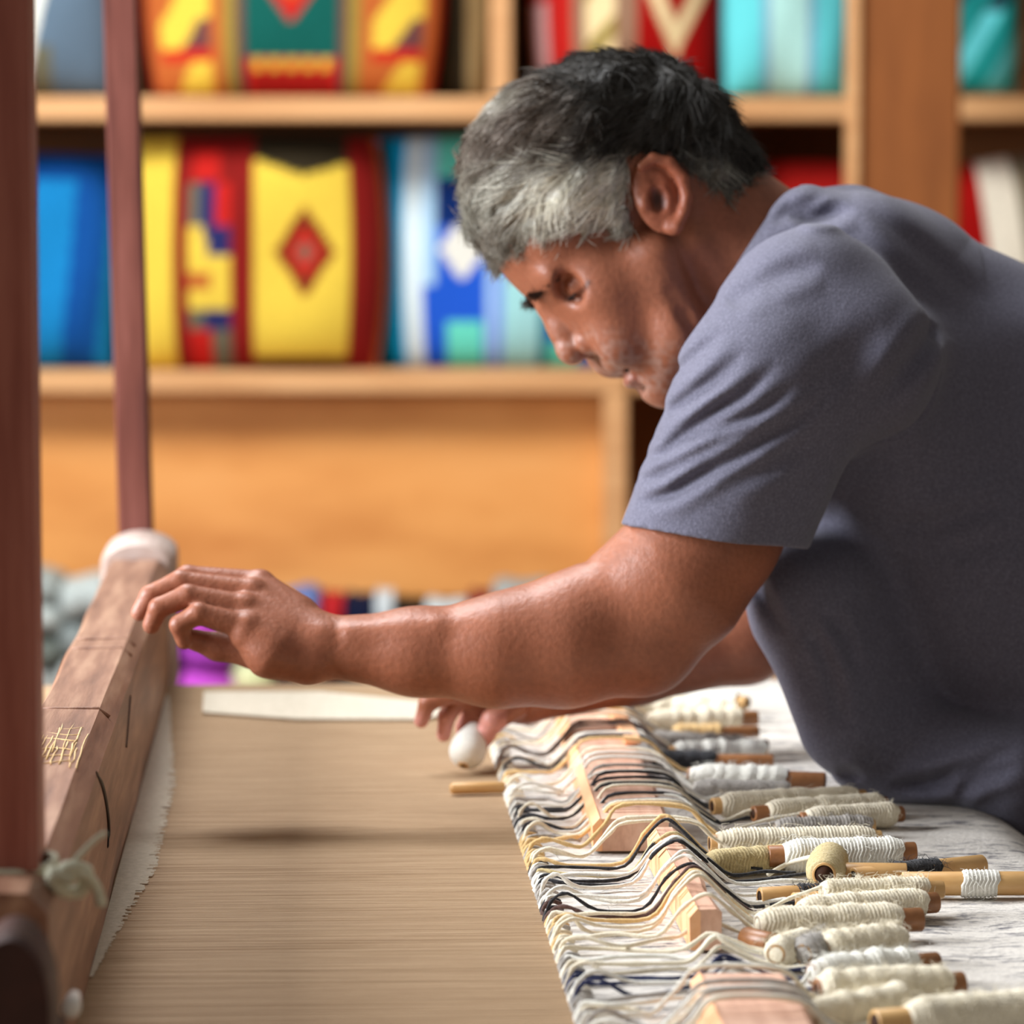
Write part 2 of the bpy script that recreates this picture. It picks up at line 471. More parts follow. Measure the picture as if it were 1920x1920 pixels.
def pat_redcream(u, v):
    if u < -0.82: return C_['pnk'] if v > .2 else C_['red']
    if u < -0.55: return C_['red']
    if u < -0.42: return C_['stp']
    if u < -0.1: return C_['crm'] if zig(v + u, 1.6) > .35 else C_['olv']
    if u < 0.1: return C_['stp']
    d = abs(u - 0.52) / 0.42 + (v + 0.1) / 0.85
    if 0.62 < d < 1.0: return C_['crm']
    return C_['dred']
def pat_aqua(u, v):
    if abs(u) < 0.28:
        if abs(u) < .08 and abs(v + 0.05) < .1: return C_['tea']
        return C_['paq']
    if abs(u) < 0.40: return rgb(120, 160, 190)
    return C_['aqu']
def pat_teal(u, v):
    return C_['tea'] if math.sin(u * 6 + v * 9) > -.2 else (C_['aqu'] if v > .3 else rgb(30, 60, 70))
def pat_red(u, v):
    return C_['red'] if abs(u) < .6 else C_['dred']
def pat_shadow_khaki(u, v):
    return C_['drk'] if u < 0.2 else rgb(130, 112, 78)  # dark part paints the shadow beside the khaki cushion edge
def pat_redwhite(u, v):
    if u < -0.25: return C_['dred']
    if u < 0.25: return rgb(228, 222, 206)
    return rgb(120, 110, 90)
cushion('cushion', -90, -230, 205, 178, pat_slate, 'white and slate blue cushion on the top shelf, at its far left', dep=.13)
cushion('cushion', 262, -235, 822, 178, pat_kilim, 'wide orange, yellow and green patterned cushion with a red diamond on the top shelf', dep=.12)
cushion('cushion', 806, -200, 914, 180, pat_shadow_khaki, 'dark cushion edge with a khaki band, squeezed against the upright on the top shelf', dep=.22, thick=.05)  # the dark part is painted shadow, the cushion edge itself is khaki
cushion('cushion', 1000, -230, 1352, 160, pat_redcream, 'deep red cushion with cream zigzag above the man\'s head', dep=.14, thick=.085)
cushion('cushion', 1364, -230, 1608, 178, pat_aqua, 'aqua cushion with pale stripes beside the pillar on the top shelf', dep=.15)
cushion('cushion', 1770, -260, 1925, 170, pat_teal, 'teal and dark mottled cushion right of the pillar on the top shelf', dep=.14)
cushion('cushion', -120, 285, 206, 696, pat_blue, 'plain turquoise and blue cushion on the middle shelf behind the thin post', dep=.13)
cushion('cushion', 215, 250, 716, 697, pat_yellow, 'yellow and maroon cushion with a dark red diamond on the middle shelf', dep=.10, thick=.09)
cushion('cushion', 690, 250, 1130, 697, pat_bluestripe, 'sky blue, white and cobalt striped cushion behind the man\'s face', dep=.20)
cushion('cushion', 1395, 300, 1640, 697, pat_red, 'bright red cushion low on the middle shelf behind the man\'s neck', dep=.16)
cushion('cushion', 1806, 292, 2060, 674, pat_redwhite, 'leaning red cushion with a broad off white band right of the pillar', dep=.14, tilt=-0.16)

# --- folded textiles on the bottom shelf (rounded folded stacks)
def folded(x0, y0, x1, y1, cols, label, dep=0.12, tilt=0.0):
    k = len(cols)
    r_ = empty('folded_textile'); tag(r_, label, 'textile', None)
    a = B(x0, y0); b = B(x1, y1)
    W = b[0] - a[0]; H = a[1] - b[1]; th = H / k
    for i, c in enumerate(cols):
        N = 20
        prof = []
        for j in range(N):
            an = 2 * math.pi * j / N
            sx = math.copysign(abs(math.cos(an)) ** 0.7, math.cos(an)); sz = math.copysign(abs(math.sin(an)) ** 0.7, math.sin(an))
            prof.append((sx * 0.10, sz * th * 0.5))
        V = []; Fc = []
        S = 12
        for s_ in range(S):
            t = s_ / (S - 1); x = (t - 0.5) * W
            e = 1 - 0.25 * (abs(2 * t - 1) ** 6)
            for (py_, pz_) in prof:
                V.append((x, py_ * e + 0.006 * math.sin(t * 9 + i), (pz_ * e) + (i + 0.5) * th + 0.005 * math.sin(t * 5 + i * 2)))
        for s_ in range(S - 1):
            for j in range(N):
                l = (j + 1) % N
                Fc.append((s_*N+j, s_*N+l, (s_+1)*N+l, (s_+1)*N+j))
        Fc.append(tuple(range(N-1, -1, -1))); Fc.append(tuple((S-1)*N + j for j in range(N)))
        mesh_obj('folded_cloth', V, Fc, M['textile'], r_, True, np.tile(np.array(rgb(*c), dtype=np.float32), (len(V), 1)))
    wp = shelf_origin + RGT * ((a[0] + b[0]) / 2) + FH * (dep - 0.16)
    r_.location = (wp.x, wp.y, b[1]); r_.rotation_euler = (0, tilt, RZ)
    return r_
folded(20, 1062, 128, 1299, [(160, 166, 166), (104, 112, 108), (176, 186, 186), (150, 160, 160)], 'grey-blue folded textile at the far left of the bottom shelf')
folded(120, 1075, 215, 1299, [(186, 196, 198), (130, 140, 142), (180, 192, 194)], 'pale grey folded textile beside the loom beam on the bottom shelf')
folded(222, 1120, 350, 1299, [(16, 18, 34), (24, 28, 48)], 'near black folded textile under the reaching hand')
tx = folded(348, 1130, 446, 1299, [(200, 84, 214), (150, 60, 170), (200, 84, 214)], 'bright magenta folded textile under the reaching hand', dep=0.10)
folded(440, 1150, 520, 1299, [(214, 222, 176), (70, 60, 100)], 'pale green folded textile over a purple one, behind the wrist')
folded(520, 1098, 606, 1299, [(60, 40, 40), (40, 40, 60), (96, 116, 170)], 'textile stack with a mid blue fold on top')
folded(606, 1104, 650, 1299, [(60, 20, 26), (170, 34, 40)], 'narrow stack with a red fold on top')
folded(650, 1106, 706, 1299, [(60, 60, 70), (18, 24, 50)], 'narrow stack with a navy fold on top')
folded(706, 1100, 742, 1299, [(150, 150, 160), (196, 208, 216)], 'narrow pale grey stack behind the forearm')
folded(742, 1116, 800, 1299, [(60, 60, 60), (34, 28, 22)], 'low dark stack behind the forearm')
folded(798, 1118, 880, 1299, [(150, 160, 170), (190, 206, 214)], 'pale blue-white stack behind the forearm')
folded(880, 1100, 925, 1299, [(80, 70, 110), (120, 40, 44)], 'narrow stack with a brick red fold on top')
folded(925, 1080, 1040, 1299, [(90, 90, 96), (150, 156, 156)], 'grey stack behind the raised elbow')
folded(1040, 1096, 1128, 1299, [(96, 60, 40), (70, 50, 44)], 'brown stack beside the shelf upright')

# ------------------------------------------------------------------ the loom
loom = empty('loom', (0, 0, 0)); tag(loom, 'large wooden floor loom with a heavy scarred beam, dark posts and tan warp', 'loom')
Y0, Y1 = 1.72, 3.60
def yy(d): return d
# heavy beam: cross-section from the photo, chamfered upper right edge, swept along Y
BZ = CAM.z
sec = [(-0.131, BZ - 0.478), (-0.131, BZ - 0.368), (-0.141, BZ - 0.357), (-0.180, BZ - 0.357), (-0.184, BZ - 0.361), (-0.184, BZ - 0.478)]
V = []; Fc = []
ys = np.linspace(1.93, 3.70, 90)
for i, y in enumerate(ys):
    endr = max(0.0, (y - 3.67) / 0.03); e = 0.006 * endr ** 2
    for j, (x, z) in enumerate(sec):
        dn = mnoise.noise(Vector((x * 30, y * 6, z * 30))) * 0.0016
        xx = x + (dn if x > -0.15 else -dn) - (e if x > -0.15 else -e)
        V.append((xx, y, z + (dn - e if j in (1, 2, 3, 4) else 0)))
n = len(sec)
for i in range(len(ys) - 1):
    for j in range(n):
        l = (j + 1) % n
        Fc.append((i*n+j, i*n+l, (i+1)*n+l, (i+1)*n+j))
Fc.append(tuple(range(n-1, -1, -1))); Fc.append(tuple((len(ys)-1)*n + j for j in range(n)))
o = mesh_obj('crossbeam', V, Fc, M['loom_beam'], loom, False)
# worn groove lines and light scratches on the beam's top
m = MB()
for i in range(15):
    x = -0.178 + 0.0026 * i + random.uniform(-.001, .001)
    y0 = 2.40 + random.uniform(-.03, .05) - i * 0.003; L = random.uniform(0.07, 0.16)
    m.tube([(x + random.uniform(-.0008, .0008), y0 + L * t, BZ - 0.3570 + .0003 * math.sin(t * 9 + i)) for t in np.linspace(0, 1, 6)], random.uniform(.0003, .0007), 4)
for i in range(6):
    y = 2.36 + i * 0.031 + random.uniform(-.006, .006)
    m.tube([(x, y + 0.006 * math.sin(x * 160 + i), BZ - 0.3570) for x in np.linspace(-.178, -.147, 8)], .0004, 4)
o = m.build('scratches', M['y_gold'], loom); o['kind'] = 'stuff'; o['label'] = 'fine pale scratches worn across the beam'
def TX(px, py, x):
    r_ = ray(px, py); return CAM + r_ * ((x - CAM.x) / r_.x)
m = MB(); m.tube(smooth_path([TX(px, py, -.1306) for px, py in ((180, 1446), (192, 1474), (200, 1515), (203, 1552), (202, 1590))]), [.0002] + [.0008] * 3 + [.0014] * 17 + [.0008] * 3 + [.0002], 5)
m.build('crack', M['nostril'], loom)
m = MB(); m.tube(smooth_path([Vector((-0.1306, 2.82, BZ - .378)), Vector((-0.1304, 2.78, BZ - .392)), Vector((-0.1306, 2.75, BZ - .405))]), .0006, 5)
m.build('crack', M['loom_dark'], loom)
# ridge bands on the beam top
for y in (2.60, 2.93, 2.99):
    m = MB(); m.tube([(x, y, BZ - 0.3568) for x in np.linspace(-.179, -.142, 6)] + [(-.1345, y, BZ - .3625)], .0013, 6)
    m.build('ridge', M['loom_beam'], loom)
# posts standing on the beam
def post(p_bot, p_top, hw, hd, mat):
    V = []
    for p in (p_bot, p_bot.lerp(p_top, .5), p_top):
        for sx, sy in ((-1, -.85), (-.85, -1), (.85, -1), (1, -.85), (1, .85), (.85, 1), (-.85, 1), (-1, .85)):
            V.append((p.x + sx * hw, p.y + sy * hd, p.z))
    Fc = []
    for r in range(2):
        for i in range(8):
            j = (i + 1) % 8; Fc.append((r*8+i, r*8+j, r*8+8+j, r*8+8+i))
    Fc.append(tuple(range(7, -1, -1))); Fc.append(tuple(range(16, 24)))
    return mesh_obj('post', V, Fc, M[mat], loom, False)
pb = T(256, 1020, BZ - .357); dpt = (pb - CAM).dot(FWD)
pt = P(229, -60, dpt); pt.y = pb.y
post(pb, pt + (pt - pb) * .45, 31 / 7350 * dpt, 0.025, 'loom_red')
pn = Vector((-0.1715, 2.02, BZ - .357)); post(pn, pn + Vector((-0.001, 0, 1.1)), 0.0315, 0.03, 'post_near')
# rounded saddle at the far end of the beam
m = MB(); 
far = T(256, 1040, BZ - .357)
for k in range(1):
    pts = [Vector((far.x + .030 * math.cos(a), 3.685, BZ - .362 + 0.018 * math.sin(a))) for a in np.linspace(math.pi, 0, 9)]
V = []; Fc = []
for y in (3.60, 3.615, 3.72, 3.735):
    rr = 1.0 if 3.61 < y < 3.73 else .85
    for a in np.linspace(math.pi, 0, 11):
        V.append((-0.160 + 0.034 * rr * math.cos(a), y, BZ - .36 + 0.020 * rr * math.sin(a)))
    V.append((-0.160 + .034 * rr, y, BZ - .48)); V.append((-0.160 - .034 * rr, y, BZ - .48))
for r in range(3):
    for i in range(13):
        j = (i + 1) % 13; Fc.append((r*13+i, r*13+j, r*13+13+j, r*13+13+i))
Fc.append(tuple(range(12, -1, -1))); Fc.append(tuple(39 + i for i in range(13)))
mesh_obj('beam_saddle', V, Fc, M['saddle'], loom, False)
# near end: dark rounded bracket, cord, peg
V = []; Fc = []
bc = P(18, 1900, 1.80); R_ = 80 / 7350 * 1.80
for y in (0, .006, .05, .056):
    rr = .94 if y in (0, .056) else 1
    for a in np.linspace(math.pi * 1.0, 0, 19):
        V.append((bc.x + R_ * rr * math.cos(a), bc.y + y, bc.z - .0 + R_ * 1.85 * rr * math.sin(a)))
    V.append((bc.x + R_ * rr, bc.y + y, bc.z - .16)); V.append((bc.x - R_ * rr, bc.y + y, bc.z - .16))
nn = 21
for r in range(3):
    for i in range(nn):
        j = (i + 1) % nn; Fc.append((r*nn+i, r*nn+j, r*nn+nn+j, r*nn+nn+i))
Fc.append(tuple(range(nn-1, -1, -1))); Fc.append(tuple(3*nn + i for i in range(nn)))
mesh_obj('end_bracket', V, Fc, M['loom_dark'], loom, False)
m = MB(); m.box((bc.x - .006, bc.y + .05, bc.z - .06), (bc.x + R_ * .8, 1.945, bc.z - .035), .003); m.build('bracket_arm', M['loom_dark'], loom, False)
m = MB()
cz = P(40, 1680, 1.96).z
for k, dz in enumerate((0, .0042, -.004)):
    m.tube([Vector((pn.x + .038 * math.cos(a), pn.y + .036 * math.sin(a), cz + dz + .001 * math.sin(3 * a + k))) for a in np.linspace(0, 2 * math.pi, 28)], .0026, 7, cap=False)
kn = Vector((pn.x + .042, pn.y - .030, cz))
m.tube(smooth_path([kn + Vector(q) for q in ((-.006, 0, -.004), (.004, -.006, .007), (.014, 0, .004), (.010, .004, -.007), (0, -.003, -.004), (-.003, -.006, .005), (.007, -.006, .001))]), .0038, 8)
m.tube(smooth_path([kn + Vector(q) for q in ((.004, -.004, 0), (.012, -.004, .004), (.019, 0, -.004), (.022, 0, -.014))]), .0030, 7)
m.tube(smooth_path([kn + Vector(q) for q in ((.002, -.004, 0), (.008, -.004, .010), (.018, 0, .020), (.024, 0, .024))]), .0016, 6)
m.build('tie_cord', M['cord'], loom)
pg = P(135, 1883, 1.98)
m = MB()
m.tube([pg + Vector((0, y, 0)) for y in (-.012, -.011, -.004, .02)], [.0032, .0050, .0050, .0032], 14)
m.build('peg', M['porcelain'], loom)

# warp threads
n_t = 960
ysw = np.linspace(1.80, 3.585, n_t)
xs = np.array([-0.62, -0.30, -0.12, 0.02, 0.152])
w = (ysw[1] - ysw[0]) * 0.47
V = np.zeros((n_t, len(xs), 4, 3), dtype=np.float32)
for j, x in enumerate(xs):
    zj = rng.uniform(-.0004, .0004, n_t)
    yj = rng.uniform(-.00012, .00012, n_t)
    for k, (dy, dz) in enumerate(((-1, -.0006), (-.4, .0003), (.4, .0003), (1, -.0006))):
        V[:, j, k, 0] = x; V[:, j, k, 1] = ysw + yj + dy * w; V[:, j, k, 2] = TZ - 0.001 + zj + dz
ii = np.arange(n_t)[:, None, None]; jj = np.arange(len(xs) - 1)[None, :, None]; kk = np.arange(3)[None, None, :]
base = (ii * len(xs) + jj) * 4 + kk
Q = np.stack([base, base + 1, base + 5, base + 4], -1).reshape(-1, 4)[:, ::-1]
wo = mesh_obj('warp', V.reshape(-1, 3), Q.copy(), M['warp'], loom, False); wo['kind'] = 'stuff'
# backing layer of threads seen between the upper ones
m = MB(); m.box((-0.62, 1.80, TZ - 0.010), (0.150, 3.585, TZ - 0.006)); o = m.build('lower_warp', M['warp'], loom, False); o['kind'] = 'stuff'
# cream threads painting the shine on the warp beside the beam, and the pale strip along the far edge
def flat_strip(name, pts, z, th, mat):
    n = len(pts); V = [(p[0], p[1], z) for p in pts] + [(p[0], p[1], z + th) for p in pts]
    Fc = [tuple(range(n-1, -1, -1)), tuple(range(n, 2*n))] + [(i, (i+1) % n, n + (i+1) % n, n + i) for i in range(n)]
    return mesh_obj(name, V, Fc, M[mat], loom, False)
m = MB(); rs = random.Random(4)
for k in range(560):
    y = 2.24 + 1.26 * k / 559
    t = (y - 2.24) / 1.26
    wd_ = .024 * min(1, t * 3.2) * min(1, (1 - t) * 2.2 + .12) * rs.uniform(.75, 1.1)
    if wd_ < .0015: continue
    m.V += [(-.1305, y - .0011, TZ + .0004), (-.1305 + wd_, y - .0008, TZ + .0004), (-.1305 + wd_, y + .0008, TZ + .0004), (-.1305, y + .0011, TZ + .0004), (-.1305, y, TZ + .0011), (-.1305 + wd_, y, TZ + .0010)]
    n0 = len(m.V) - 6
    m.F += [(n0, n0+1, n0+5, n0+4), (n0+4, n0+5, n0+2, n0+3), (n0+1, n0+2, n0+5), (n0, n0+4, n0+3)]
o = m.build('shine_threads', M['cream_cloth'], loom, False); o['kind'] = 'stuff'
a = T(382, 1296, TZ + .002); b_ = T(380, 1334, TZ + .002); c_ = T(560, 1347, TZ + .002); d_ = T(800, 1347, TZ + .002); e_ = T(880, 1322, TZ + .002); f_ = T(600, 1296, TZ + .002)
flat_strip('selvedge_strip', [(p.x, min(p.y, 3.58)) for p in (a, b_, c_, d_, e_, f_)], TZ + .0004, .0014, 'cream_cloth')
# breast beam under the cloth and the frame down to the floor
m = MB(); m.tube([(0.478, y, TZ - .0625) for y in (1.78, 1.8, 3.62, 3.64)], [.05, .0565, .0565, .05], 24); m.build('breast_beam', M['loom_beam'], loom)
m = MB(); m.tube([(-0.62, y, TZ - .05) for y in (1.78, 3.64)], .046, 16); m.build('back_beam', M['loom_beam'], loom)
for y in (1.74, 3.62):
    for x in (-0.62, 0.478):
        m = MB(); m.box((x - .035, y, 0), (x + .035, y + .06, TZ - .04), .004); m.build('leg', M['loom_red'], loom, False)
    m = MB(); m.box((-.62, y + .005, .30), (.42, y + .055, .38), .004); m.build('side_rail', M['loom_red'], loom, False)
    m = MB(); m.box((-.62, y + .005, TZ - .17), (.42, y + .055, TZ - .09), .004); m.build('side_rail', M['loom_red'], loom, False)
m = MB(); m.box((-.182, 1.94, TZ - .16), (-.135, 1.98, TZ + .0), .004); m.build('beam_support', M['loom_beam'], loom, False)
m = MB(); m.box((-.182, 3.62, TZ - .16), (-.135, 3.68, TZ + .0), .004); m.build('beam_support', M['loom_beam'], loom, False)

# ------------------------------------------------------------------ the woven cloth
def cloth():
    Ny = 360; prof = []
    for x in np.linspace(0.149, 0.478, 60): prof.append((x, TZ + 0.001))
    for a in np.linspace(0, math.pi * .62, 16)[1:]: prof.append((0.478 + 0.0605 * math.sin(a), TZ + .001 - .0605 + .0605 * math.cos(a)))
    prof = prof + [(0.456, TZ - .124)]
    V = []; ys = np.linspace(1.82, 3.575, Ny)
    for y in ys:
        edge = 0.004 * mnoise.noise(Vector((0, y * 22, 3))) + .002 * mnoise.noise(Vector((0, y * 90, 5)))
        for i, (x, z) in enumerate(prof):
            zz = z + .0016 * mnoise.noise(Vector((x * 26, y * 20, 1))) + .0010
            V.append((x + (edge if i < 2 else 0), y, zz))
    n = len(prof); N0 = len(V)
    V += [(x, y, z - .0016) for (x, y, z) in V]
    Fc = []
    for i in range(Ny - 1):
        for j in range(n - 1):
            a = i * n + j
            Fc.append((a, a + 1, a + n + 1, a + n)); Fc.append((N0 + a, N0 + a + n, N0 + a + n + 1, N0 + a + 1))
        a = i * n; Fc.append((a, a + n, N0 + a + n, N0 + a)); a = i * n + n - 1; Fc.append((a, N0 + a, N0 + a + n, a + n))
    for j in range(n - 1):
        Fc.append((j, N0 + j, N0 + j + 1, j + 1)); a = (Ny - 1) * n + j; Fc.append((a, a + 1, N0 + a + 1, N0 + a))
    return mesh_obj('woven_rug', V, Fc, M['cloth'], None, True)
rug = cloth(); tag(rug, 'cream wool rug with grey flecks being woven, lying over the front beam', 'rug')
CZ = TZ + 0.0035

# wooden laths on the cloth
def lath(x0, x1, y0, y1, h, label, rot=0.0):
    r_ = empty('wooden_lath', ((x0 + x1) / 2, (y0 + y1) / 2, CZ), rot); tag(r_, label, 'lath', None)
    hx = (x1 - x0) / 2; hy = (y1 - y0) / 2
    V = []; Fc = []; n = 24; sec = [(-hx + .0005, 0), (hx, 0), (hx, h - .0025), (hx - .003, h), (-hx + .0045, h), (-hx + .0005, h - .004)]
    for i in range(n):
        y = -hy + 2 * hy * i / (n - 1)
        for (x, z) in sec:
            d = .0012 * mnoise.noise(Vector((x * 60, y * 30 + x0 * 50, z * 60)))
            V.append((x + d, y, z + (d if z > .001 else 0)))
    for i in range(n - 1):
        for j in range(6):
            l = (j + 1) % 6; Fc.append((i*6+j, i*6+l, i*6+6+l, i*6+6+j))
    Fc.append((0, 1, 2, 3, 4, 5)[::1]); Fc.append(tuple((n-1)*6 + j for j in range(5, -1, -1)))
    mesh_obj('board', V, Fc, M['lath_top'], r_, False)
    # pale freshly cut left face
    V2 = []; F2 = []
    for i in range(n):
        y = -hy + 2 * hy * i / (n - 1)
        d0 = .0009 * mnoise.noise(Vector((y * 50, x0 * 9, 2)))
        for (x, z) in ((-hx - .0002, 0), (-hx - .0008 + d0, h - .005), (-hx + .0042, h + .0006), (-hx + .0060, h - .002), (-hx + .0060, 0)): V2.append((x, y * 1.0015, z))
    for i in range(n - 1):
        for j in range(5): F2.append((i*5+j, i*5+5+j, i*5+5+(j+1) % 5, i*5+(j+1) % 5))
    F2.append((0, 1, 2, 3, 4)); F2.append(tuple((n-1)*5 + j for j in (4, 3, 2, 1, 0)))
    mesh_obj('cut_edge', V2, F2, M['lath_face'], r_, False)
    return r_
LN = T(1300, 1832, CZ + .02).y; LM0 = T(1320, 1782, CZ).y; LM1 = T(1200, 1566, CZ + .02).y; LF = T(1150, 1596, CZ).y
lath(.209, .262, 1.85, LN, .0225, 'broad pinkish wooden lath under the yarns, the one closest to the viewer', -0.01)
lath(.2265, .2450, LM0, LM1, .0250, 'narrow peach wooden lath, middle one of the three under the yarns', 0.0)
lath(.200, .252, max(LF, LM1 + .004), 3.33, .0225, 'broad pinkish wooden lath at the far end of the yarn rows', -0.02)
st = empty('thin_stick', (0.248, 3.19, CZ + .0235)); tag(st, 'thin peach stick lying on the far broad lath', 'stick')
m = MB(); m.box((-.007, -.19, 0), (.007, .19, .006), .0015); m.build('stick_body', M['lath_face'], st, False)
bs = T(898, 1482, TZ + .003)
st = empty('shadow_stick', bs, math.radians(6)); tag(st, 'short brown stick shape standing in for the shadow on the warp beneath the holding hand', 'stick')  # stick shape added in place of a shadow on the warp
m = MB(); m.tube([(x, 0, .002) for x in (-.022, -.020, .018, .020)], [.003, .0045, .0045, .003], 8); m.build('stick_body', M['bamboo'], st)  # body of the stick shape standing in for the shadow

# ------------------------------------------------------------------ bobbins and yarns
def wound(m, p0, p1, r0, r1, pitch=.0024, sides=14, seed=0, taper=.12, lump=.0012):
    """a helix-ridged winding of yarn between p0 and p1"""
    L = (p1 - p0).length; nr = max(4, int(L / pitch)); pts = []; rad = []
    ax = (p1 - p0).normalized()
    for i in range(nr):
        for sub, rr in ((0, .0), (.33, .0009), (.66, .0009)):
            t = (i + sub) / nr
            rb = r0 + (r1 - r0) * t
            e = min(t, 1 - t) / taper if taper > 0 else 1
            if e < 1: rb *= .72 + .28 * math.sin(e * math.pi / 2)
            rb += lump * mnoise.noise(Vector((t * 9, seed * 3.1, 0)))
            pts.append(p0 + ax * (t * L)); rad.append(rb + rr * (1 + .9 * mnoise.noise(Vector((i * .37, seed, 4)))))
    pts.append(p1); rad.append(rad[-1] - .001)
    # keep ridges slanted: shift vertices along the axis by angle
    n0 = len(m.V); m.tube(pts, rad, sides)
    for q in range(len(pts)):
        for k in range(sides):
            v = Vector(m.V[n0 + q * sides + k]); sh = pitch * (k / sides) * (1 if 0 < q < len(pts) - 1 else 0)
            v += ax * sh; m.V[n0 + q * sides + k] = (v.x, v.y, v.z)
def fuzz(m, p0, p1, r, cnt, seed):
    rd = random.Random(seed)
    ax = (p1 - p0); L = ax.length; ax.normalize(); u = ax.orthogonal().normalized(); v = ax.cross(u)
    for i in range(int(cnt * 2.2)):
        t = rd.random(); a = rd.uniform(0, 2 * math.pi); b = a + rd.uniform(-.9, .9)
        c = p0 + ax * (t * L); d0 = u * math.cos(a) + v * math.sin(a); d1 = u * math.cos(b) + v * math.sin(b)
        l = rd.uniform(.001, .0045)
        m.tube([c + d0 * r, c + (d0 + d1) * .5 * (r + l * .9) + ax * rd.uniform(-.003, .003), c + d1 * (r + l) + ax * rd.uniform(-.006, .006)], [.00019, .00016, .00009], 3, cap=False)
def pipe(m, mi, p0, p1, r, wall=.0022, sides=18):
    ax = (p1 - p0).normalized()
    m.tube([p0, p0 + ax * .0006, p1 - ax * .0006, p1], [r - .0004, r, r, r - .0004], sides, cap=False)
    # rims
    n = len(m.V)
    for q, c in ((0, p0), (3, p1)):
        b = n - 4 * sides + q * sides; n1 = len(m.V)
        for k in range(sides):
            v = Vector(m.V[b + k]); d = (v - c); m.V.append(tuple(c + d * ((r - wall) / max(d.length, 1e-6))))
        for k in range(sides):
            l = (k + 1) % sides
            f = (b + k, n1 + k, n1 + l, b + l); m.F.append(f if q == 0 else f[::-1])
    mi[0].tube([p1 - ax * .0004, p1 - ax * .02], r - wall + .0001, sides, cap=True)  # dark plug paints the shade of the hollow at the cane mouth
    mi[1].tube([p0 + ax * .0004, p0 + ax * .02], r - wall + .0001, sides, cap=True)
def bores(mi, root):  # builds the dark plugs that paint the shade of the hollows
    for x in mi: x.build('cane_hollow_shade', M['bamboo_shade'], root)

tails = []   # (point where the yarn leaves the bobbin, material, root)
def bobbin(a, b, r, wspan, col, label, tube_mat='bamboo', lift=0.0, tr=None, two=None, fz=60, name='yarn_bobbin', rr=None, tail=True, lump=.0012):
    """a, b: ends of the cane seen in the photograph; r: radius of the winding; wspan: share of the cane under yarn"""
    h = CZ + (r if r > (tr or 0) else tr) + lift
    p0 = T(a[0], a[1], h); p1 = T(b[0], b[1], h)
    root = empty(name, (p0 + p1) / 2); tag(root, label, 'bobbin', 'yarn bobbins laid out on the rug')
    c = (p0 + p1) / 2; p0 -= c; p1 -= c
    tr = tr or r * .66
    m = MB(); mi = [MB(), MB()]; pipe(m, mi, p0, p1, tr)
    m.build('cane', M[tube_mat], root); bores(mi, root)
    if wspan:
        spans = [wspan] if not isinstance(wspan[0], tuple) else wspan
        cols = col if isinstance(col, (list, tuple)) else [col] * len(spans)
        for (t0, t1), cc in zip(spans, cols):
            q0 = p0.lerp(p1, t0); q1 = p0.lerp(p1, t1)
            m = MB(); wound(m, q0, q1, r, rr or r * .94, seed=hash_(label) % 50, lump=lump)
            if fz: fuzz(m, q0, q1, r, fz, hash_(label))
            m.build('yarn_winding', M['y_' + cc], root)
        if tail: tails.append((p0.lerp(p1, spans[0][0] + .03) + c, cols[0], root, c, r))
    return root
bobbin((1205, 1300), (1402, 1318), .0085, (.0, .90), 'white', 'white yarn bobbin farthest away beside the forearm', lump=.004)
bobbin((1190, 1322), (1392, 1334), .0095, (.05, .95), 'cream', 'cream bobbin just behind the two square-ended brown canes', lump=.004)
bobbin((1212, 1352), (1420, 1346), .0095, (.0, .84), 'cream', 'thick cream bobbin with a brown cane end sticking out, far group', 'bamboo_dark', lump=.003)
bobbin((1262, 1376), (1422, 1372), .0075, (.0, .55), 'gold', 'short golden cream bobbin with a long bare cane end, far group', 'bamboo_dark')
bobbin((1216, 1386), (1440, 1398), .0072, (.0, .80), 'grey', 'dark grey bobbin with a rust brown cane end, far group', 'bamboo_dark')
bobbin((1255, 1412), (1436, 1404), .0085, (.05, .98), 'white', 'lumpy grey-white bobbin between two dark ones', lump=.003)
bobbin((1222, 1424), (1450, 1426), .0072, (.0, .52), 'dark', 'dark brown cane with blackish yarn, behind the olive cane', 'bamboo_dark')
bobbin((1290, 1455), (1548, 1464), .0098, (.02, .72), 'white', 'whitish bobbin with a long olive brown rounded cane end', 'bamboo_dark', lump=.002)
bobbin((1300, 1480), (1480, 1484), .0075, (.0, 1.), 'grey', 'thin grey bobbin in front of the olive cane')
bobbin((1335, 1512), (1622, 1496), .0095, (.05, .93), 'cream', 'beaded cream bobbin, first long one beyond the open cane ends', lump=.002)
bobbin((1412, 1526), (1662, 1508), .0088, (.10, .95), 'cream', 'cream bobbin with an open brown cane mouth facing left', 'bamboo_dark')
bobbin((1500, 1538), (1692, 1526), .0088, (.05, .93), 'cream', 'smooth cream bobbin with a red-brown cane end beside the rug edge', 'bamboo_dark', lump=.0006)
bobbin((1452, 1553), (1640, 1548), .0072, (.0, .96), 'grey', 'dark grey-green bobbin below the smooth cream one')
bobbin((1330, 1582), (1652, 1574), .0098, (.04, .95), 'cream', 'long cream bobbin with loose wraps and a pinkish cane end')
bobbin((1440, 1606), (1716, 1599), .0112, (.10, .90), 'white', 'thick white bobbin with a clean brown cane end, behind the upright cone', 'bamboo_dark', lump=.0006)
bobbin((1322, 1620), (1492, 1606), .0088, (.02, .97), 'tan', 'tan spindle-shaped bobbin left of the cone with the dark hole', 'bamboo_dark', rr=.0082, lump=.0006)
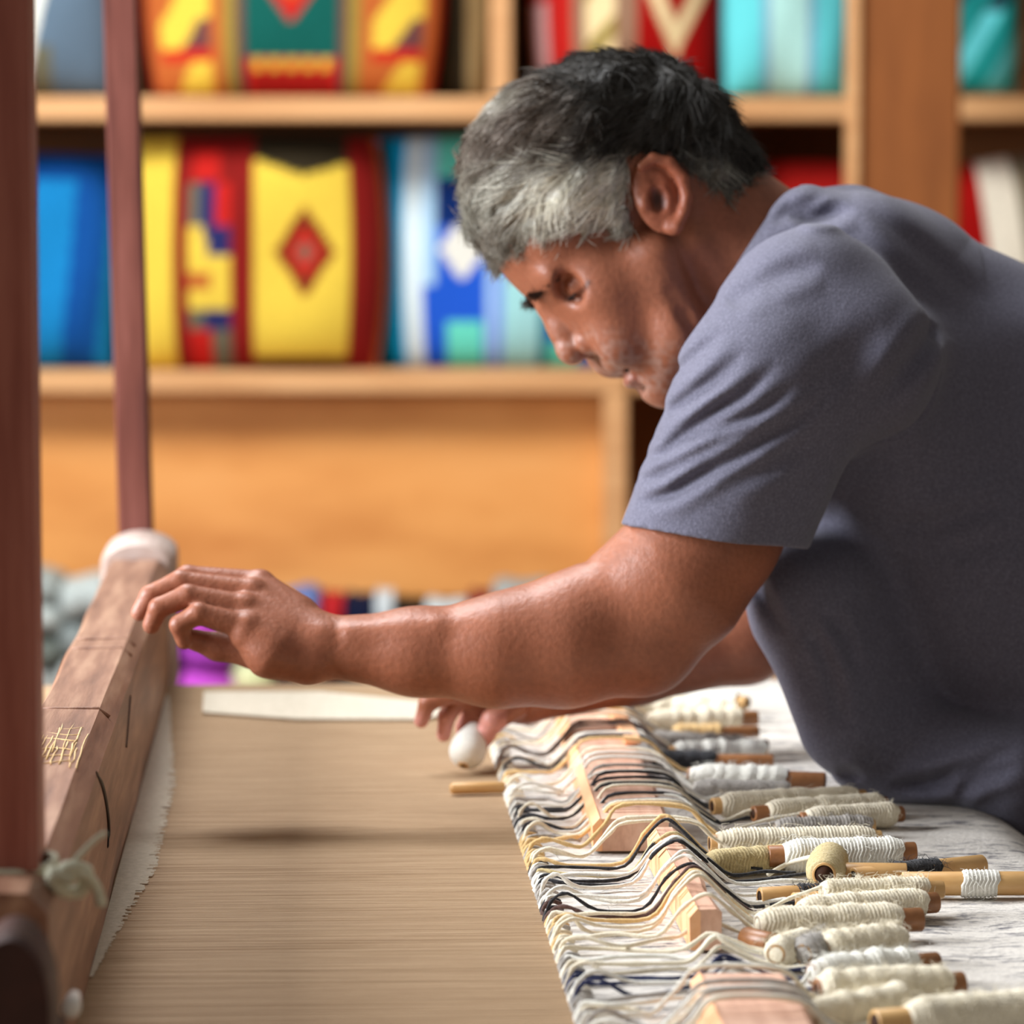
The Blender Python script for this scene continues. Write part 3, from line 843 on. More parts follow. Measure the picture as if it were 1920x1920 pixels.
# the cone whose mouth faces the viewer
h_ = CZ + .0125
p0 = T(1545, 1640, h_); p1 = p0 + Vector((.012, .062, 0)); rt = empty('yarn_cone', (p0 + p1) / 2); c0 = (p0 + p1) / 2
tag(rt, 'tan yarn cone whose round dark hole faces the viewer', 'bobbin', 'yarn bobbins laid out on the rug')
m = MB(); mi = [MB(), MB()]; pipe(m, mi, p0 - c0, p1 - c0, .0078, .0016, 24); m.build('cane', M['bamboo'], rt); bores(mi, rt)
m = MB(); wound(m, p0 - c0 + Vector((0, .0012, 0)), p1 - c0 - Vector((0, .004, 0)), .0118, .0122, .0012, 22, 3, .25, .0004); m.build('yarn_winding', M['y_tan'], rt)
m = MB(); m.tube(smooth_path([T(1440, 1640, CZ + .002) - c0, T(1480, 1618, CZ + .008) - c0, T(1525, 1606, CZ + .018) - c0, T(1550, 1604, CZ + .022) - c0]), .0016, 7); m.build('yarn_tail', M['y_cream'], rt)

bobbin((1565, 1640), (1700, 1641), .0076, None, 'cream', 'bare tan cane behind the cone with the dark hole', tr=.0080)
bobbin((1600, 1647), (1842, 1622), .0075, (.28, .66), 'dark', 'tan cane bound with black yarn in its middle', tr=.0070, lump=.0008)
bobbin((1692, 1657), (2010, 1656), .0086, (.33, .56), 'white', 'long pale yellow cane with a white yarn band, reaching the right edge', tr=.0078, lump=.0002, fz=10)
bobbin((1424, 1682), (1560, 1674), .0062, (.45, .98), 'dark', 'short open cane with a pale round rim and black yarn behind', tr=.0062, tail=False, lump=.0004)
bobbin((1487, 1690), (1646, 1680), .0062, (.33, .98), 'dark', 'pinkish open cane with black yarn, right of the pale-rimmed one', tr=.0056, tail=False, lump=.0004)
bobbin((1540, 1676), (1768, 1668), .0088, (.0, .86), 'cream', 'fuzzy cream bobbin with an orange-brown cane end, upper of the crossing pair', lift=.006, fz=160)
bobbin((1500, 1712), (1756, 1692), .0100, (.0, .90), 'cream', 'fuzzy cream bobbin, lower of the crossing pair', 'bamboo_dark', fz=160)
bobbin((1420, 1738), (1728, 1724), .0112, (.0, .86), 'cream', 'long cream bobbin with a dark brown cane end and a stray fibre', 'bamboo_dark', fz=140)
bobbin((1398, 1758), (1448, 1770), .0060, None, 'cream', 'short brown cane stub poking from under cream yarn', 'bamboo_dark', tr=.0068)
bobbin((1455, 1790), (1515, 1762), .0100, (.0, 1.), 'cream', 'small cream yarn cone lying obliquely before the long cream bobbin', tail=False, rr=.0072)
bobbin((1505, 1790), (1552, 1772), .0102, (.0, 1.), 'grey', 'small grey ball-shaped bobbin between two cream ones', tail=False, rr=.0085)
bobbin((1545, 1782), (1688, 1764), .0108, (.0, 1.), 'cream', 'fluffy beige bobbin without visible cane', fz=220, lump=.002)
bobbin((1520, 1826), (1758, 1806), .0102, (.0, .80), 'white', 'white bobbin with a small dark brown cane end, second row from the bottom', 'bamboo_dark', fz=140, lump=.003)
bobbin((1530, 1862), (1806, 1848), .0122, (.02, .90), 'cream', 'thick cream bobbin with a dark brown rounded cane end, near the bottom edge', 'bamboo_dark', fz=140, lump=.002)
bobbin((1520, 1905), (1700, 1876), .0100, (.0, .98), 'cream', 'loose pale hank-like bobbin behind the thickest one', fz=100, lump=.003)
bobbin((1640, 1922), (1960, 1896), .0128, (.18, 1.), 'cream', 'thickest pale greenish cream bobbin at the bottom edge', fz=140, lump=.0012)

# yarns: rise from the edge of the weaving, run over the laths, drop to the bobbins
def yarn_path(yl, xe, ye, ze, rd, crest_x=None):
    lm = LN > yl or yl > LM1
    hc = CZ + (.0255 if lm else (.028 if LM0 < yl < LM1 else .012))
    dy = ye - yl
    a1 = rd.uniform(.002, .013); a2 = rd.uniform(.000, .005); up = rd.uniform(0, .006) ** 1.0; jx = rd.uniform(-.008, .008); sw = rd.uniform(-.020, .020); sw2 = rd.uniform(-.011, .011)
    xl = .203 if lm else .224; xr = .262 if lm else .248
    pts = [(.1465 + rd.uniform(-.002, .001), yl - .004, TZ - .003), (.150, yl, CZ + .003 + a1 * .3), (.160 + jx * .3, yl + sw2 * .5, CZ + a1), (.177 + jx, yl + sw2 * .8, CZ + .0015 + a2),
           (xl - .016, yl + sw * .5, CZ + .002 + a2), (xl - .002, yl + sw * .9, hc - .006), (xl + .010, yl + sw, hc + .0012 + up), (xr - .006, yl + sw + dy * .1, hc + .001 + up * .6),
           (xr + .010, yl + sw * .7 + dy * .3, hc * .55 + CZ * .45 + .001), (xr + .028, yl + dy * .6 + sw * .3, CZ + .0035)]
    if xe > xr + .05: pts.append(((xr + .028 + xe) / 2, yl + dy * .85, CZ + .004 + (ze - CZ) * .4))
    if xe > xr + .034: pts.append((xe, ye, ze))
    return smooth_path(pts, 4)
def ply(m, path, r, rd):
    """two-ply yarn: a strand with twisting, uneven thickness"""
    n = len(path)
    rad = [r * (1 + .18 * math.sin(i * 1.9 + rd.random() * .3) + .14 * rd.uniform(-1, 1)) for i in range(n)]
    m.tube(path, rad, 7)
rdy = random.Random(11)
used = []
for (pt_, cc, root, c, r_) in tails:
    yl = pt_.y + rdy.uniform(-.02, .02) - .01
    for _ in range(30):
        if all(abs(yl - u) > .006 for u in used): break
        yl += rdy.choice([-.006, .006])
    used.append(yl)
    path = yarn_path(yl, pt_.x, pt_.y, pt_.z + r_ * .6, rdy)
    m = MB(); ply(m, [p - c for p in path], .00125, rdy); m.build('yarn_tail', M['y_' + cc], root)
bands = [(1300, 'cream', 'white'), (1345, 'cream', 'gold'), (1378, 'grey', 'cream'), (1432, 'grey', 'white'), (1455, 'cream', 'gold'), (1500, 'white', 'cream'), (1535, 'dark', 'white'), (1570, 'white', 'dark'),
         (1590, 'gold', 'gold'), (1625, 'gold', 'cream'), (1655, 'white', 'dark'), (1690, 'dark', 'white'), (1725, 'brown', 'dark'), (1755, 'cream', 'gold'), (1785, 'gold', 'cream'), (1815, 'cream', 'white'),
         (1840, 'navy', 'white'), (1875, 'navy', 'white'), (1905, 'white', 'grey'), (1960, 'white', 'grey')]
seq_ = []
names_ = dict(cream='cream', white='white', gold='golden beige', grey='grey', brown='dark brown', dark='black', navy='navy blue', tan='tan')
py_ = 1296.0
cnt = 0
while py_ < 1990:
    y = T(950, py_, TZ).y
    bnd = [b for b in bands if b[0] <= py_ + 8][-1]
    cc = bnd[1] if rdy.random() < .58 else bnd[2]
    yl = y + rdy.uniform(-.003, .003)
    xe = .285 + rdy.uniform(0, .07); ye = yl + rdy.uniform(-.035, .035)
    path = yarn_path(yl, xe, ye, CZ + .004, rdy)
    m = MB(); ply(m, path, .00115 if cc in ('navy', 'dark') else .0014, rdy)
    o = m.build('weft_yarn', M['y_' + cc])
    seq_.append((o, cc))
    py_ += (9.5 + 8 * rdy.random() * (1 if rdy.random() < .7 else 2.2)) * (py_ - 320) / 1300.0
    cnt += 1
ORD = 'bottom-most second third fourth fifth sixth seventh eighth ninth tenth eleventh twelfth thirteenth fourteenth fifteenth sixteenth seventeenth eighteenth nineteenth twentieth'.split()
for cc in names_:
    lst = [o for o, c in seq_ if c == cc][::-1]
    for i, o in enumerate(lst):
        lab = ('%s loose weft yarn over the laths, nearest the bottom edge of the photo' % names_[cc]) if i == 0 else '%s loose weft yarn over the laths, %s of its colour from the bottom edge' % (names_[cc], ORD[min(i, 19)])
        tag(o, lab, 'yarn', 'loose weft yarns over the laths')
# short loops hanging out of the edge of the weaving
m = MB()
o_cols = {}
for i in range(120):
    y = 1.95 + i * 0.0136 + rdy.uniform(-.004, .004)
    pyv = 320 + .47 * 7350 / y
    bnd = ([b for b in bands if b[0] <= pyv + 8] or [bands[0]])[-1]
    cc = rdy.choice([bnd[1], bnd[2], 'grey'])
    mm = o_cols.setdefault(cc, MB())
    ply(mm, smooth_path([(.158, y + .006, CZ + .001), (.151, y + .003, CZ + .0035), (.1455, y - .001, TZ + .001), (.148, y - .006, TZ - .002)], 3), .0014, rdy)
for cc, mm in o_cols.items():
    o = mm.build('edge_loops', M['y_' + cc], rug); o['kind'] = 'stuff'
# fibres and lint on the cloth
m = MB()
for i in range(420):
    x = rdy.uniform(.16, .40); y = rdy.uniform(1.95, 3.3); a = rdy.uniform(0, 6.28); l = rdy.uniform(.003, .012)
    p = Vector((x, y, CZ + .0006)); q = p + Vector((math.cos(a) * l, math.sin(a) * l, rdy.uniform(0, .003)))
    mid_ = (p + q) / 2 + Vector((rdy.uniform(-.002, .002), rdy.uniform(-.002, .002), .001))
    m.tube([p, mid_, q], .00018, 3, cap=False)
o = m.build('lint', M['y_grey'], rug); o['kind'] = 'stuff'

# ------------------------------------------------------------------ the weaver
# The figure is sculpted as a signed distance field in a frame of its own: u to the viewer's right, v downwards,
# w away from the viewer, one unit = 1 / 2450 m, origin on his midline 3.0 m away.
DM = 3.0
US = DM / F_PX
def to_world(A):
    A = np.asarray(A, dtype=np.float64)
    c = np.array(CAM + FWD * DM); r = np.array(RGT); u = np.array(UPV); f = np.array(FWD)
    return c + (A[:, 0:1] - 960) * US * r - (A[:, 1:2] - 960) * US * u + A[:, 2:3] * US * f
def q(x, y, w):
    """a body point read off the photograph, w units behind his midline"""
    k = 1 + w / F_PX
    return np.array([960 + (x - 960) * k, 960 + (y - 960) * k, w], dtype=np.float64)
def rotm(axis, ang):
    return np.array(Matrix.Rotation(ang, 3, Vector(axis)))
class SDF:
    def __init__(s, lo, hi, step):
        s.lo = np.array(lo, float); s.step = float(step)
        s.n = np.ceil((np.array(hi, float) - s.lo) / step).astype(int) + 1
        s.F = np.full(s.n, 80.0, dtype=np.float32)
        s.xf = None
    def sub(s, lo, hi):
        a = np.clip(np.floor((lo - s.lo) / s.step).astype(int), 0, s.n); b = np.clip(np.ceil((hi - s.lo) / s.step).astype(int) + 1, 0, s.n)
        return a, b
    def coords(s, a, b):
        g = [s.lo[i] + s.step * np.arange(a[i], b[i], dtype=np.float32) for i in range(3)]
        X, Y, Z = g[0][:, None, None], g[1][None, :, None], g[2][None, None, :]
        if s.xf is not None:
            R, c = s.xf
            X = X - c[0]; Y = Y - c[1]; Z = Z - c[2]
            return tuple((R[i, 0] * X + R[i, 1] * Y + R[i, 2] * Z + c[i]).astype(np.float32) for i in range(3))
        return X, Y, Z
    def put(s, lo, hi, fn, k, op='+'):
        m = k + 3 * s.step
        if s.xf is not None:
            R, c = s.xf; cs = np.array([[x, y, z] for x in (lo[0], hi[0]) for y in (lo[1], hi[1]) for z in (lo[2], hi[2])])
            cs = (cs - c) @ R + c      # inverse rotation of the corners
            lo = cs.min(0); hi = cs.max(0)
        a, b = s.sub(np.array(lo) - m, np.array(hi) + m)
        if np.any(b <= a): return s
        X, Y, Z = s.coords(a, b)
        d = fn(X, Y, Z)
        sl = tuple(slice(a[i], b[i]) for i in range(3))
        f = s.F[sl]
        if op == '+':
            if k > 0:
                h = np.clip(0.5 + 0.5 * (f - d) / k, 0, 1); s.F[sl] = f * (1 - h) + d * h - k * h * (1 - h)
            else: s.F[sl] = np.minimum(f, d)
        else:
            d = -d
            if k > 0:
                h = np.clip(0.5 - 0.5 * (f - d) / k, 0, 1); s.F[sl] = f * (1 - h) + d * h + k * h * (1 - h)
            else: s.F[sl] = np.maximum(f, d)
        return s
    def ell(s, c, r, k=10, op='+', ang=0.0, R=None):
        c = np.array(c, float); r = np.array(r, float)
        if R is None: R = rotm((0, 0, 1), math.radians(ang))   # columns = local axes
        ext = np.sqrt(((R * r[None, :]) ** 2).sum(1))
        def fn(X, Y, Z):
            x = X - c[0]; y = Y - c[1]; z = Z - c[2]
            l = [R[0, i] * x + R[1, i] * y + R[2, i] * z for i in range(3)]
            k0 = np.sqrt(sum((l[i] / r[i]) ** 2 for i in range(3))); k1 = np.sqrt(sum((l[i] / r[i] ** 2) ** 2 for i in range(3)))
            return k0 * (k0 - 1) / np.maximum(k1, 1e-6)
        return s.put(c - ext, c + ext, fn, k, op)
    def cap(s, a, b, ra, rb, k=10, op='+', flat=1.0):
        a = np.array(a, float); b = np.array(b, float); ab = b - a; L2 = max(float(ab @ ab), 1e-6)
        lo = np.minimum(a - ra, b - rb); hi = np.maximum(a + ra, b + rb)
        def fn(X, Y, Z):
            h = np.clip(((X - a[0]) * ab[0] + (Y - a[1]) * ab[1] + (Z - a[2]) * ab[2]) / L2, 0, 1)
            return np.sqrt((X - a[0] - h * ab[0]) ** 2 + (Y - a[1] - h * ab[1]) ** 2 + ((Z - a[2] - h * ab[2]) / flat) ** 2) - (ra + (rb - ra) * h)
        return s.put(lo, hi, fn, k, op)
    def chain(s, pts, rs, k=10, op='+'):
        for i in range(len(pts) - 1): s.cap(pts[i], pts[i+1], rs[i], rs[i+1], k, op)
        return s
    def mesh(s):
        F = s.F; S = F < 0
        n = F.shape
        cs = np.zeros((n[0]-1, n[1]-1, n[2]-1), dtype=np.uint8)
        for dx in (0, 1):
            for dy in (0, 1):
                for dz in (0, 1): cs += S[dx:n[0]-1+dx, dy:n[1]-1+dy, dz:n[2]-1+dz]
        act = np.argwhere((cs > 0) & (cs < 8))
        idm = np.full(cs.shape, -1, dtype=np.int32); idm[tuple(act.T)] = np.arange(len(act))
        cor = {}
        for dx in (0, 1):
            for dy in (0, 1):
                for dz in (0, 1): cor[(dx, dy, dz)] = F[act[:, 0]+dx, act[:, 1]+dy, act[:, 2]+dz]
        acc = np.zeros((len(act), 3)); cn = np.zeros(len(act))
        for axis in range(3):
            for p in (0, 1):
                for r in (0, 1):
                    o = [p, r]; a = o[:axis] + [0] + o[axis:]; b = o[:axis] + [1] + o[axis:]
                    fa = cor[tuple(a)]; fb = cor[tuple(b)]
                    x = (fa < 0) != (fb < 0)
                    t = np.where(x, fa / np.where(np.abs(fa - fb) < 1e-9, 1, fa - fb), 0)
                    pos = np.tile(np.array(a, float), (len(act), 1)); pos[:, axis] = t
                    acc += pos * x[:, None]; cn += x
        V = s.lo + (act + acc / cn[:, None]) * s.step
        Q = []
        for axis in range(3):
            sl0 = [slice(None)] * 3; sl1 = [slice(None)] * 3
            sl0[axis] = slice(0, n[axis]-1); sl1[axis] = slice(1, n[axis])
            A = S[tuple(sl0)]; Bb = S[tuple(sl1)]
            e = np.argwhere(A != Bb)
            o1, o2 = [(1, 2), (2, 0), (0, 1)][axis]
            ok = (e[:, o1] > 0) & (e[:, o2] > 0) & (e[:, o1] < n[o1]-1) & (e[:, o2] < n[o2]-1)
            e = e[ok]
            ins = A[tuple(e.T)]
            def cell(d1, d2):
                c = e.copy(); c[:, o1] -= d1; c[:, o2] -= d2
                return idm[c[:, 0], c[:, 1], c[:, 2]]
            qd = np.stack([cell(1, 1), cell(0, 1), cell(0, 0), cell(1, 0)], -1)
            qd[~ins] = qd[~ins][:, ::-1]
            Q.append(qd)
        return V, np.concatenate(Q)[:, ::-1].copy()
def value_noise(P_, sc, seed=0):
    """smooth lattice noise in -1..1, vectorised"""
    r = np.random.RandomState(seed); T_ = r.uniform(-1, 1, (32, 32, 32)).astype(np.float32)
    p = P_ / sc; i = np.floor(p).astype(int); f = p - i; f = f * f * (3 - 2 * f)
    out = 0
    for dx in (0, 1):
        for dy in (0, 1):
            for dz in (0, 1):
                w_ = (f[:, 0] if dx else 1-f[:, 0]) * (f[:, 1] if dy else 1-f[:, 1]) * (f[:, 2] if dz else 1-f[:, 2])
                out = out + w_ * T_[(i[:, 0]+dx) % 32, (i[:, 1]+dy) % 32, (i[:, 2]+dz) % 32]
    return out
def poly_sd(poly, X, Y):
    """signed distance to a polygon in the u-v plane (negative inside)"""
    poly = np.array(poly, float); n = len(poly)
    d = np.full(np.broadcast(X, Y).shape, 1e9); ins = np.zeros(d.shape, bool)
    for i in range(n):
        a = poly[i]; b = poly[(i+1) % n]; e = b - a
        h = np.clip(((X-a[0])*e[0] + (Y-a[1])*e[1]) / (e @ e), 0, 1)
        d = np.minimum(d, (X-a[0]-h*e[0])**2 + (Y-a[1]-h*e[1])**2)
        c = ((a[1] > Y) != (b[1] > Y)) & (X < (b[0]-a[0]) * (Y-a[1]) / (b[1]-a[1] + 1e-12) + a[0])
        ins ^= c
    d = np.sqrt(d); return np.where(ins, -d, d)
def line_d(pts, X, Y):
    d = np.full(np.broadcast(X, Y).shape, 1e9); tt = np.zeros(d.shape)
    pts = np.array(pts, float); n = len(pts) - 1
    for i in range(n):
        a = pts[i]; e = pts[i+1] - a
        h = np.clip(((X-a[0])*e[0] + (Y-a[1])*e[1]) / (e @ e), 0, 1)
        dd = np.sqrt((X-a[0]-h*e[0])**2 + (Y-a[1]-h*e[1])**2)
        tt = np.where(dd < d, (i + h) / n, tt); d = np.minimum(d, dd)
    return d, tt

# ---- skin
HC = np.array([1130.0, 360.0, 0.0])
up_ax = Vector((-0.76, -0.65, 0)).normalized()
TURN = math.radians(9)
RH = rotm(up_ax, -TURN)        # query rotation: turns his face a little towards the viewer
HX = (RH, HC)
def head_skin(S, with_ear=True):
    S.xf = HX
    # skull: long axis from brow to occiput
    S.ell((1122, 318, 0), (236, 186, 172), 0, ang=-40)
    S.ell((1235, 300, 0), (150, 150, 165), 40, ang=-40)
    S.ell((1030, 330, 0), (150, 150, 140), 50, ang=-40)
    # forehead and face mass
    S.ell((1030, 470, 0), (92, 118, 118), 60, ang=-40)
    S.ell((1150, 560, 0), (112, 175, 122), 50, ang=-48)
    S.ell((1215, 660, 0), (48, 92, 72), 40, ang=-38)        # chin mass
    for sg in (-1, 1):
        S.ell((1125, 555, 92 * sg), (60, 66, 46), 35, ang=-45)       # cheekbone
        S.cap((1215, 500, 116 * sg), (1262, 640, 88 * sg), 46, 42, 60)   # jaw
        S.cap((1262, 640, 92 * sg), (1236, 718, 26 * sg), 40, 32, 50)
        S.ell((1022, 540, 60 * sg), (34, 22, 50), 22, ang=48)           # brow
        S.ell((1058, 562, 96 * sg), (20, 28, 26), 24, '-', ang=-45)     # eye socket
        S.ell((1076, 550, 77 * sg), (28, 26, 25), 8)                    # lid over the eyeball
        S.ell((1150, 640, 70 * sg), (46, 60, 40), 40)                   # cheek by the mouth
        S.cap((1112, 628, 40 * sg), (1168, 664, 66 * sg), 7, 5, 9, '-')  # fold beside the nose
    # nose
    S.chain([(1026, 580, 0), (1050, 618, 0), (1064, 652, 0)], [22, 24, 26], 16)
    S.ell((1070, 662, 0), (28, 26, 28), 10)
    for sg in (-1, 1):
        S.ell((1098, 650, 30 * sg), (27, 22, 19), 7, ang=20)
        S.ell((1104, 678, 17 * sg), (15, 10, 9), 4, '-', ang=-30)
        S.cap((1112, 618, 52 * sg), (1140, 668, 58 * sg), 5, 5, 10, '-')
        S.chain([(1236, 576, 158 * sg), (1262, 616, 150 * sg), (1288, 662, 130 * sg)], [4, 6, 5], 22, '-')

    # lips and chin
    S.ell((1146, 682, 0), (22, 26, 46), 14, ang=-40)
    S.ell((1154, 692, 0), (12, 11, 34), 6, ang=-30)
    S.ell((1182, 716, 0), (17, 14, 34), 8, ang=-30)
    S.cap((1154, 710, -32), (1154, 710, 32), 6, 6, 4, '-')
    S.cap((1170, 698, -42), (1170, 698, 42), 4.5, 4.5, 4, '-')
    S.ell((1238, 724, 0), (34, 34, 40), 20); S.ell((1262, 730, 0), (34, 30, 46), 30)
    S.cap((1200, 733, -26), (1200, 733, 26), 6, 6, 12, '-')
    if with_ear:
        for sg in (-1, 1):
            z = 172 * sg
            S.ell((1208, 404, z), (42, 70, 15), 14, ang=-18)
            rim = [(1178, 350), (1200, 334), (1230, 342), (1254, 372), (1262, 404), (1256, 434), (1242, 462)]
            S.chain([(x, y, z + 12 * sg) for x, y in rim], [9, 11, 12, 12, 11, 11, 12], 5)
            S.cap((1200, 368, z + 10 * sg), (1228, 404, z + 8 * sg), 8, 8, 5)
            S.ell((1208, 412, z + 17 * sg), (17, 27, 15), 5, '-', ang=-12)
            S.ell((1202, 372, z + 18 * sg), (20, 12, 9), 5, '-', ang=30)
            S.ell((1184, 418, z + 4 * sg), (11, 15, 12), 6)
            S.ell((1236, 458, z + 8 * sg), (17, 19, 10), 6)
            S.ell((1240, 395, z + 22 * sg), (6, 30, 8), 5, '-', ang=-14)
    S.xf = None
    # neck
    S.cap((1325, 400, 0), (1540, 590, 0), 128, 160, 55)
    S.cap((1250, 560, 0), (1480, 700, 0), 80, 120, 50)
    S.cap((1300, 470, -105), (1420, 640, -60), 34, 40, 30)
    return S

ST = 4.0
S = SDF((820, 80, -330), (1640, 880, 330), ST)
head_skin(S)
headF = S
# hair volume uses the same field
HAIR = [(835, 420), (845, 250), (930, 130), (1100, 70), (1280, 95), (1380, 180), (1440, 290), (1425, 320), (1395, 345), (1350, 392), (1310, 372), (1272, 348), (1235, 326), (1190, 320), (1160, 335), (1152, 400),
        (1166, 462), (1150, 482), (1115, 458), (1060, 470), (1000, 474), (950, 482), (925, 500), (900, 470), (870, 455)]
def rot_pts(V):   # rest frame of the head
    return (V - HC) @ RH.T + HC
g = [S.lo[i] + S.step * np.arange(S.n[i]) for i in range(3)]
X, Y, Z = np.meshgrid(*g, indexing='ij', sparse=True)
Xr = RH[0, 0] * (X - HC[0]) + RH[0, 1] * (Y - HC[1]) + RH[0, 2] * Z + HC[0]
Yr = RH[1, 0] * (X - HC[0]) + RH[1, 1] * (Y - HC[1]) + RH[1, 2] * Z + HC[1]
H = SDF((820, 80, -330), (1640, 880, 330), ST)
H.xf = HX
H.ell((1122, 318, 0), (236, 186, 172), 0, ang=-40); H.ell((1235, 300, 0), (150, 150, 165), 40, ang=-40); H.ell((1030, 330, 0), (150, 150, 140), 50, ang=-40)
H.ell((1030, 470, 0), (92, 118, 118), 60, ang=-40); H.ell((1200, 400, 0), (100, 120, 158), 50)
H.xf = None
H.cap((1325, 400, 0), (1540, 590, 0), 128, 160, 55)
pd = poly_sd(HAIR, Xr, Yr) + 7 * np.sin(Xr * .09 + Yr * .05) * np.sin(Yr * .11 + Z * .06) + 4 * np.sin(Xr * .23 + Z * .12)
thick = 10 + 24 * np.clip(-pd / 90, 0, 1)
nz = (7 * np.sin(Xr * .045 + 3 * np.sin(Yr * .03)) * np.sin(Yr * .05 + Z * .03) + 4 * np.sin((Xr + Yr * .8) * .11 + Z * .05))
H.F = np.maximum(H.F - (thick + nz * .6) * np.clip(-pd / 26 + .15, 0, 1), pd * .8).astype(np.float32)
Vh, Qh = H.mesh()

weaver = empty('person', (0, 0, 0)); wpos = to_world(np.array([[2120.0, 1500.0, 0.0]]))[0]
weaver.location = (wpos[0], wpos[1], 0.0)
tag(weaver, 'grey-haired man in a grey-blue t-shirt bending over the loom, one arm stretched towards its beam', 'person')
WO = np.array([wpos[0], wpos[1], 0.0])
def wm(name, V, Q, mat, parent=weaver, col=None):
    return mesh_obj(name, to_world(V) - WO, Q, mat, parent, True, col)

# arms: coordinates read off the photograph
A = SDF((235, 980, -560), (1590, 1420, 520), ST)
def arm_skin(A):
    K = 1 - 450 / F_PX
    # near (left) arm
    W_ = q(612, 1213, -455)
    el = q(1190, 1208, -430)
    A.cap(q(1400, 860, -400), q(1330, 1010, -420), 130, 118, 0)
    A.chain([q(1330, 1000, -420), q(1272, 1100, -428), q(1195, 1205, -432)], [122, 112, 82], 30)
    A.ell(q(1228, 1228, -430), (74, 62, 66), 30, ang=-20)
    A.chain([el, q(1060, 1216, -445), q(930, 1222, -455), q(780, 1222, -458), W_], [84, 98, 92, 72, 54], 36)
    
    A.ell(q(604, 1196, -492), (26, 24, 18), 14)          # wrist bone
    A.chain([q(960, 1190, -500), q(820, 1184, -502), q(660, 1190, -496)], [12, 16, 12], 26)
    A.cap(q(1020, 1182, -438), q(1240, 1090, -428), 66, 98, 80)
    # hand: wrist, back of the hand, five fingers
    mcp = [q(462, 1176, -498), q(456, 1140, -470), q(470, 1112, -432), q(486, 1096, -390)]
    pip = [q(372, 1150, -512), q(352, 1118, -482), q(338, 1092, -440), q(352, 1082, -396)]
    dip = [q(336, 1172, -510), q(298, 1140, -484), q(282, 1118, -444), q(296, 1110, -400)]
    tip = [q(346, 1202, -498), q(284, 1172, -476), q(262, 1148, -440), q(274, 1144, -402)]
    for m_ in mcp: A.cap(W_, m_, 42, 25, 22)
    A.chain([q(575, 1238, -474), q(505, 1222, -492), q(462, 1192, -498)], [44, 42, 27], 22)     # heel of the hand
    A.cap(q(560, 1150, -420), q(486, 1104, -396), 32, 24, 18)
    rr = [(23, 19, 17, 15), (25, 21, 18, 16), (26, 21, 19, 16), (25, 21, 18, 16)]
    for i in range(4):
        A.chain([mcp[i], pip[i], dip[i], tip[i]], rr[i], 6)
        A.ell(mcp[i] + np.array([4, -6, -2]), (20, 17, 18), 10)
    # thumb leaves the side of the palm
    A.chain([q(560, 1212, -405), q(478, 1222, -385), q(408, 1212, -385), q(352, 1196, -405)], [38, 30, 24, 18], 12)
    # far (right) arm
    W2 = q(985, 1312, 250)
    A.chain([q(1480, 1000, 420), q(1452, 1110, 400), q(1396, 1194, 370)], [112, 108, 92], 20)
    A.chain([q(1396, 1194, 370), q(1190, 1246, 310), W2], [88, 76, 46], 26)
    A.chain([W2, q(905, 1316, 225)], [42, 38], 20)
    f2 = [[(925, 1300, 180), (850, 1300, 165), (802, 1318, 165), (790, 1352, 175)],
          [(915, 1310, 205), (862, 1312, 195), (838, 1342, 195), (832, 1378, 205)],
          [(925, 1320, 235), (886, 1330, 228), (872, 1362, 232), (868, 1392, 240)],
          [(940, 1330, 262), (912, 1346, 262), (904, 1374, 262), (900, 1396, 262)]]
    for f in f2: A.chain([q(*p) for p in f], [22, 19, 17, 14], 6)
    A.chain([q(965, 1320, 200), q(925, 1350, 172), q(908, 1378, 180), q(898, 1404, 196)], [30, 23, 19, 15], 8)
    return A
arm_skin(A)
Va, Qa = A.mesh(); Vs, Qs = headF.mesh()
# torso and upper arms under the shirt join head and arms into one body
def torso(Tt, g=0.0):
    Tt.ell((1640, 770, 0), (300 + g, 250 + g, 360 + g), 0, ang=58)
    Tt.ell((1880, 1080, 0), (400 + g, 265 + g, 330 + g), 90, ang=58)
    Tt.ell((2110, 1440, 0), (260 + g, 270 + g, 350 + g), 90, ang=58)
    Tt.cap((1520, 640, 0), (1560, 690, -380), 140 + g, 150 + g, 70)
    Tt.cap((1520, 640, 0), (1560, 690, 380), 140 + g, 150 + g, 70)
    return Tt
Bd = SDF((1180, 380, -700), (2500, 1900, 700), 10)
torso(Bd, -34)
Bd.cap((1530, 700, -370), q(1330, 1020, -420), 100, 104, 30); Bd.cap((1530, 700, 370), q(1420, 1060, 410), 100, 92, 30)
Bd.cap((1400, 480, 0), (1560, 600, 0), 135, 150, 60)
Vb, Qb = Bd.mesh()
V_all = np.concatenate([Vs, Va, Vb]); Q_all = np.concatenate([Qs, Qa + len(Vs), Qb + len(Vs) + len(Va)])
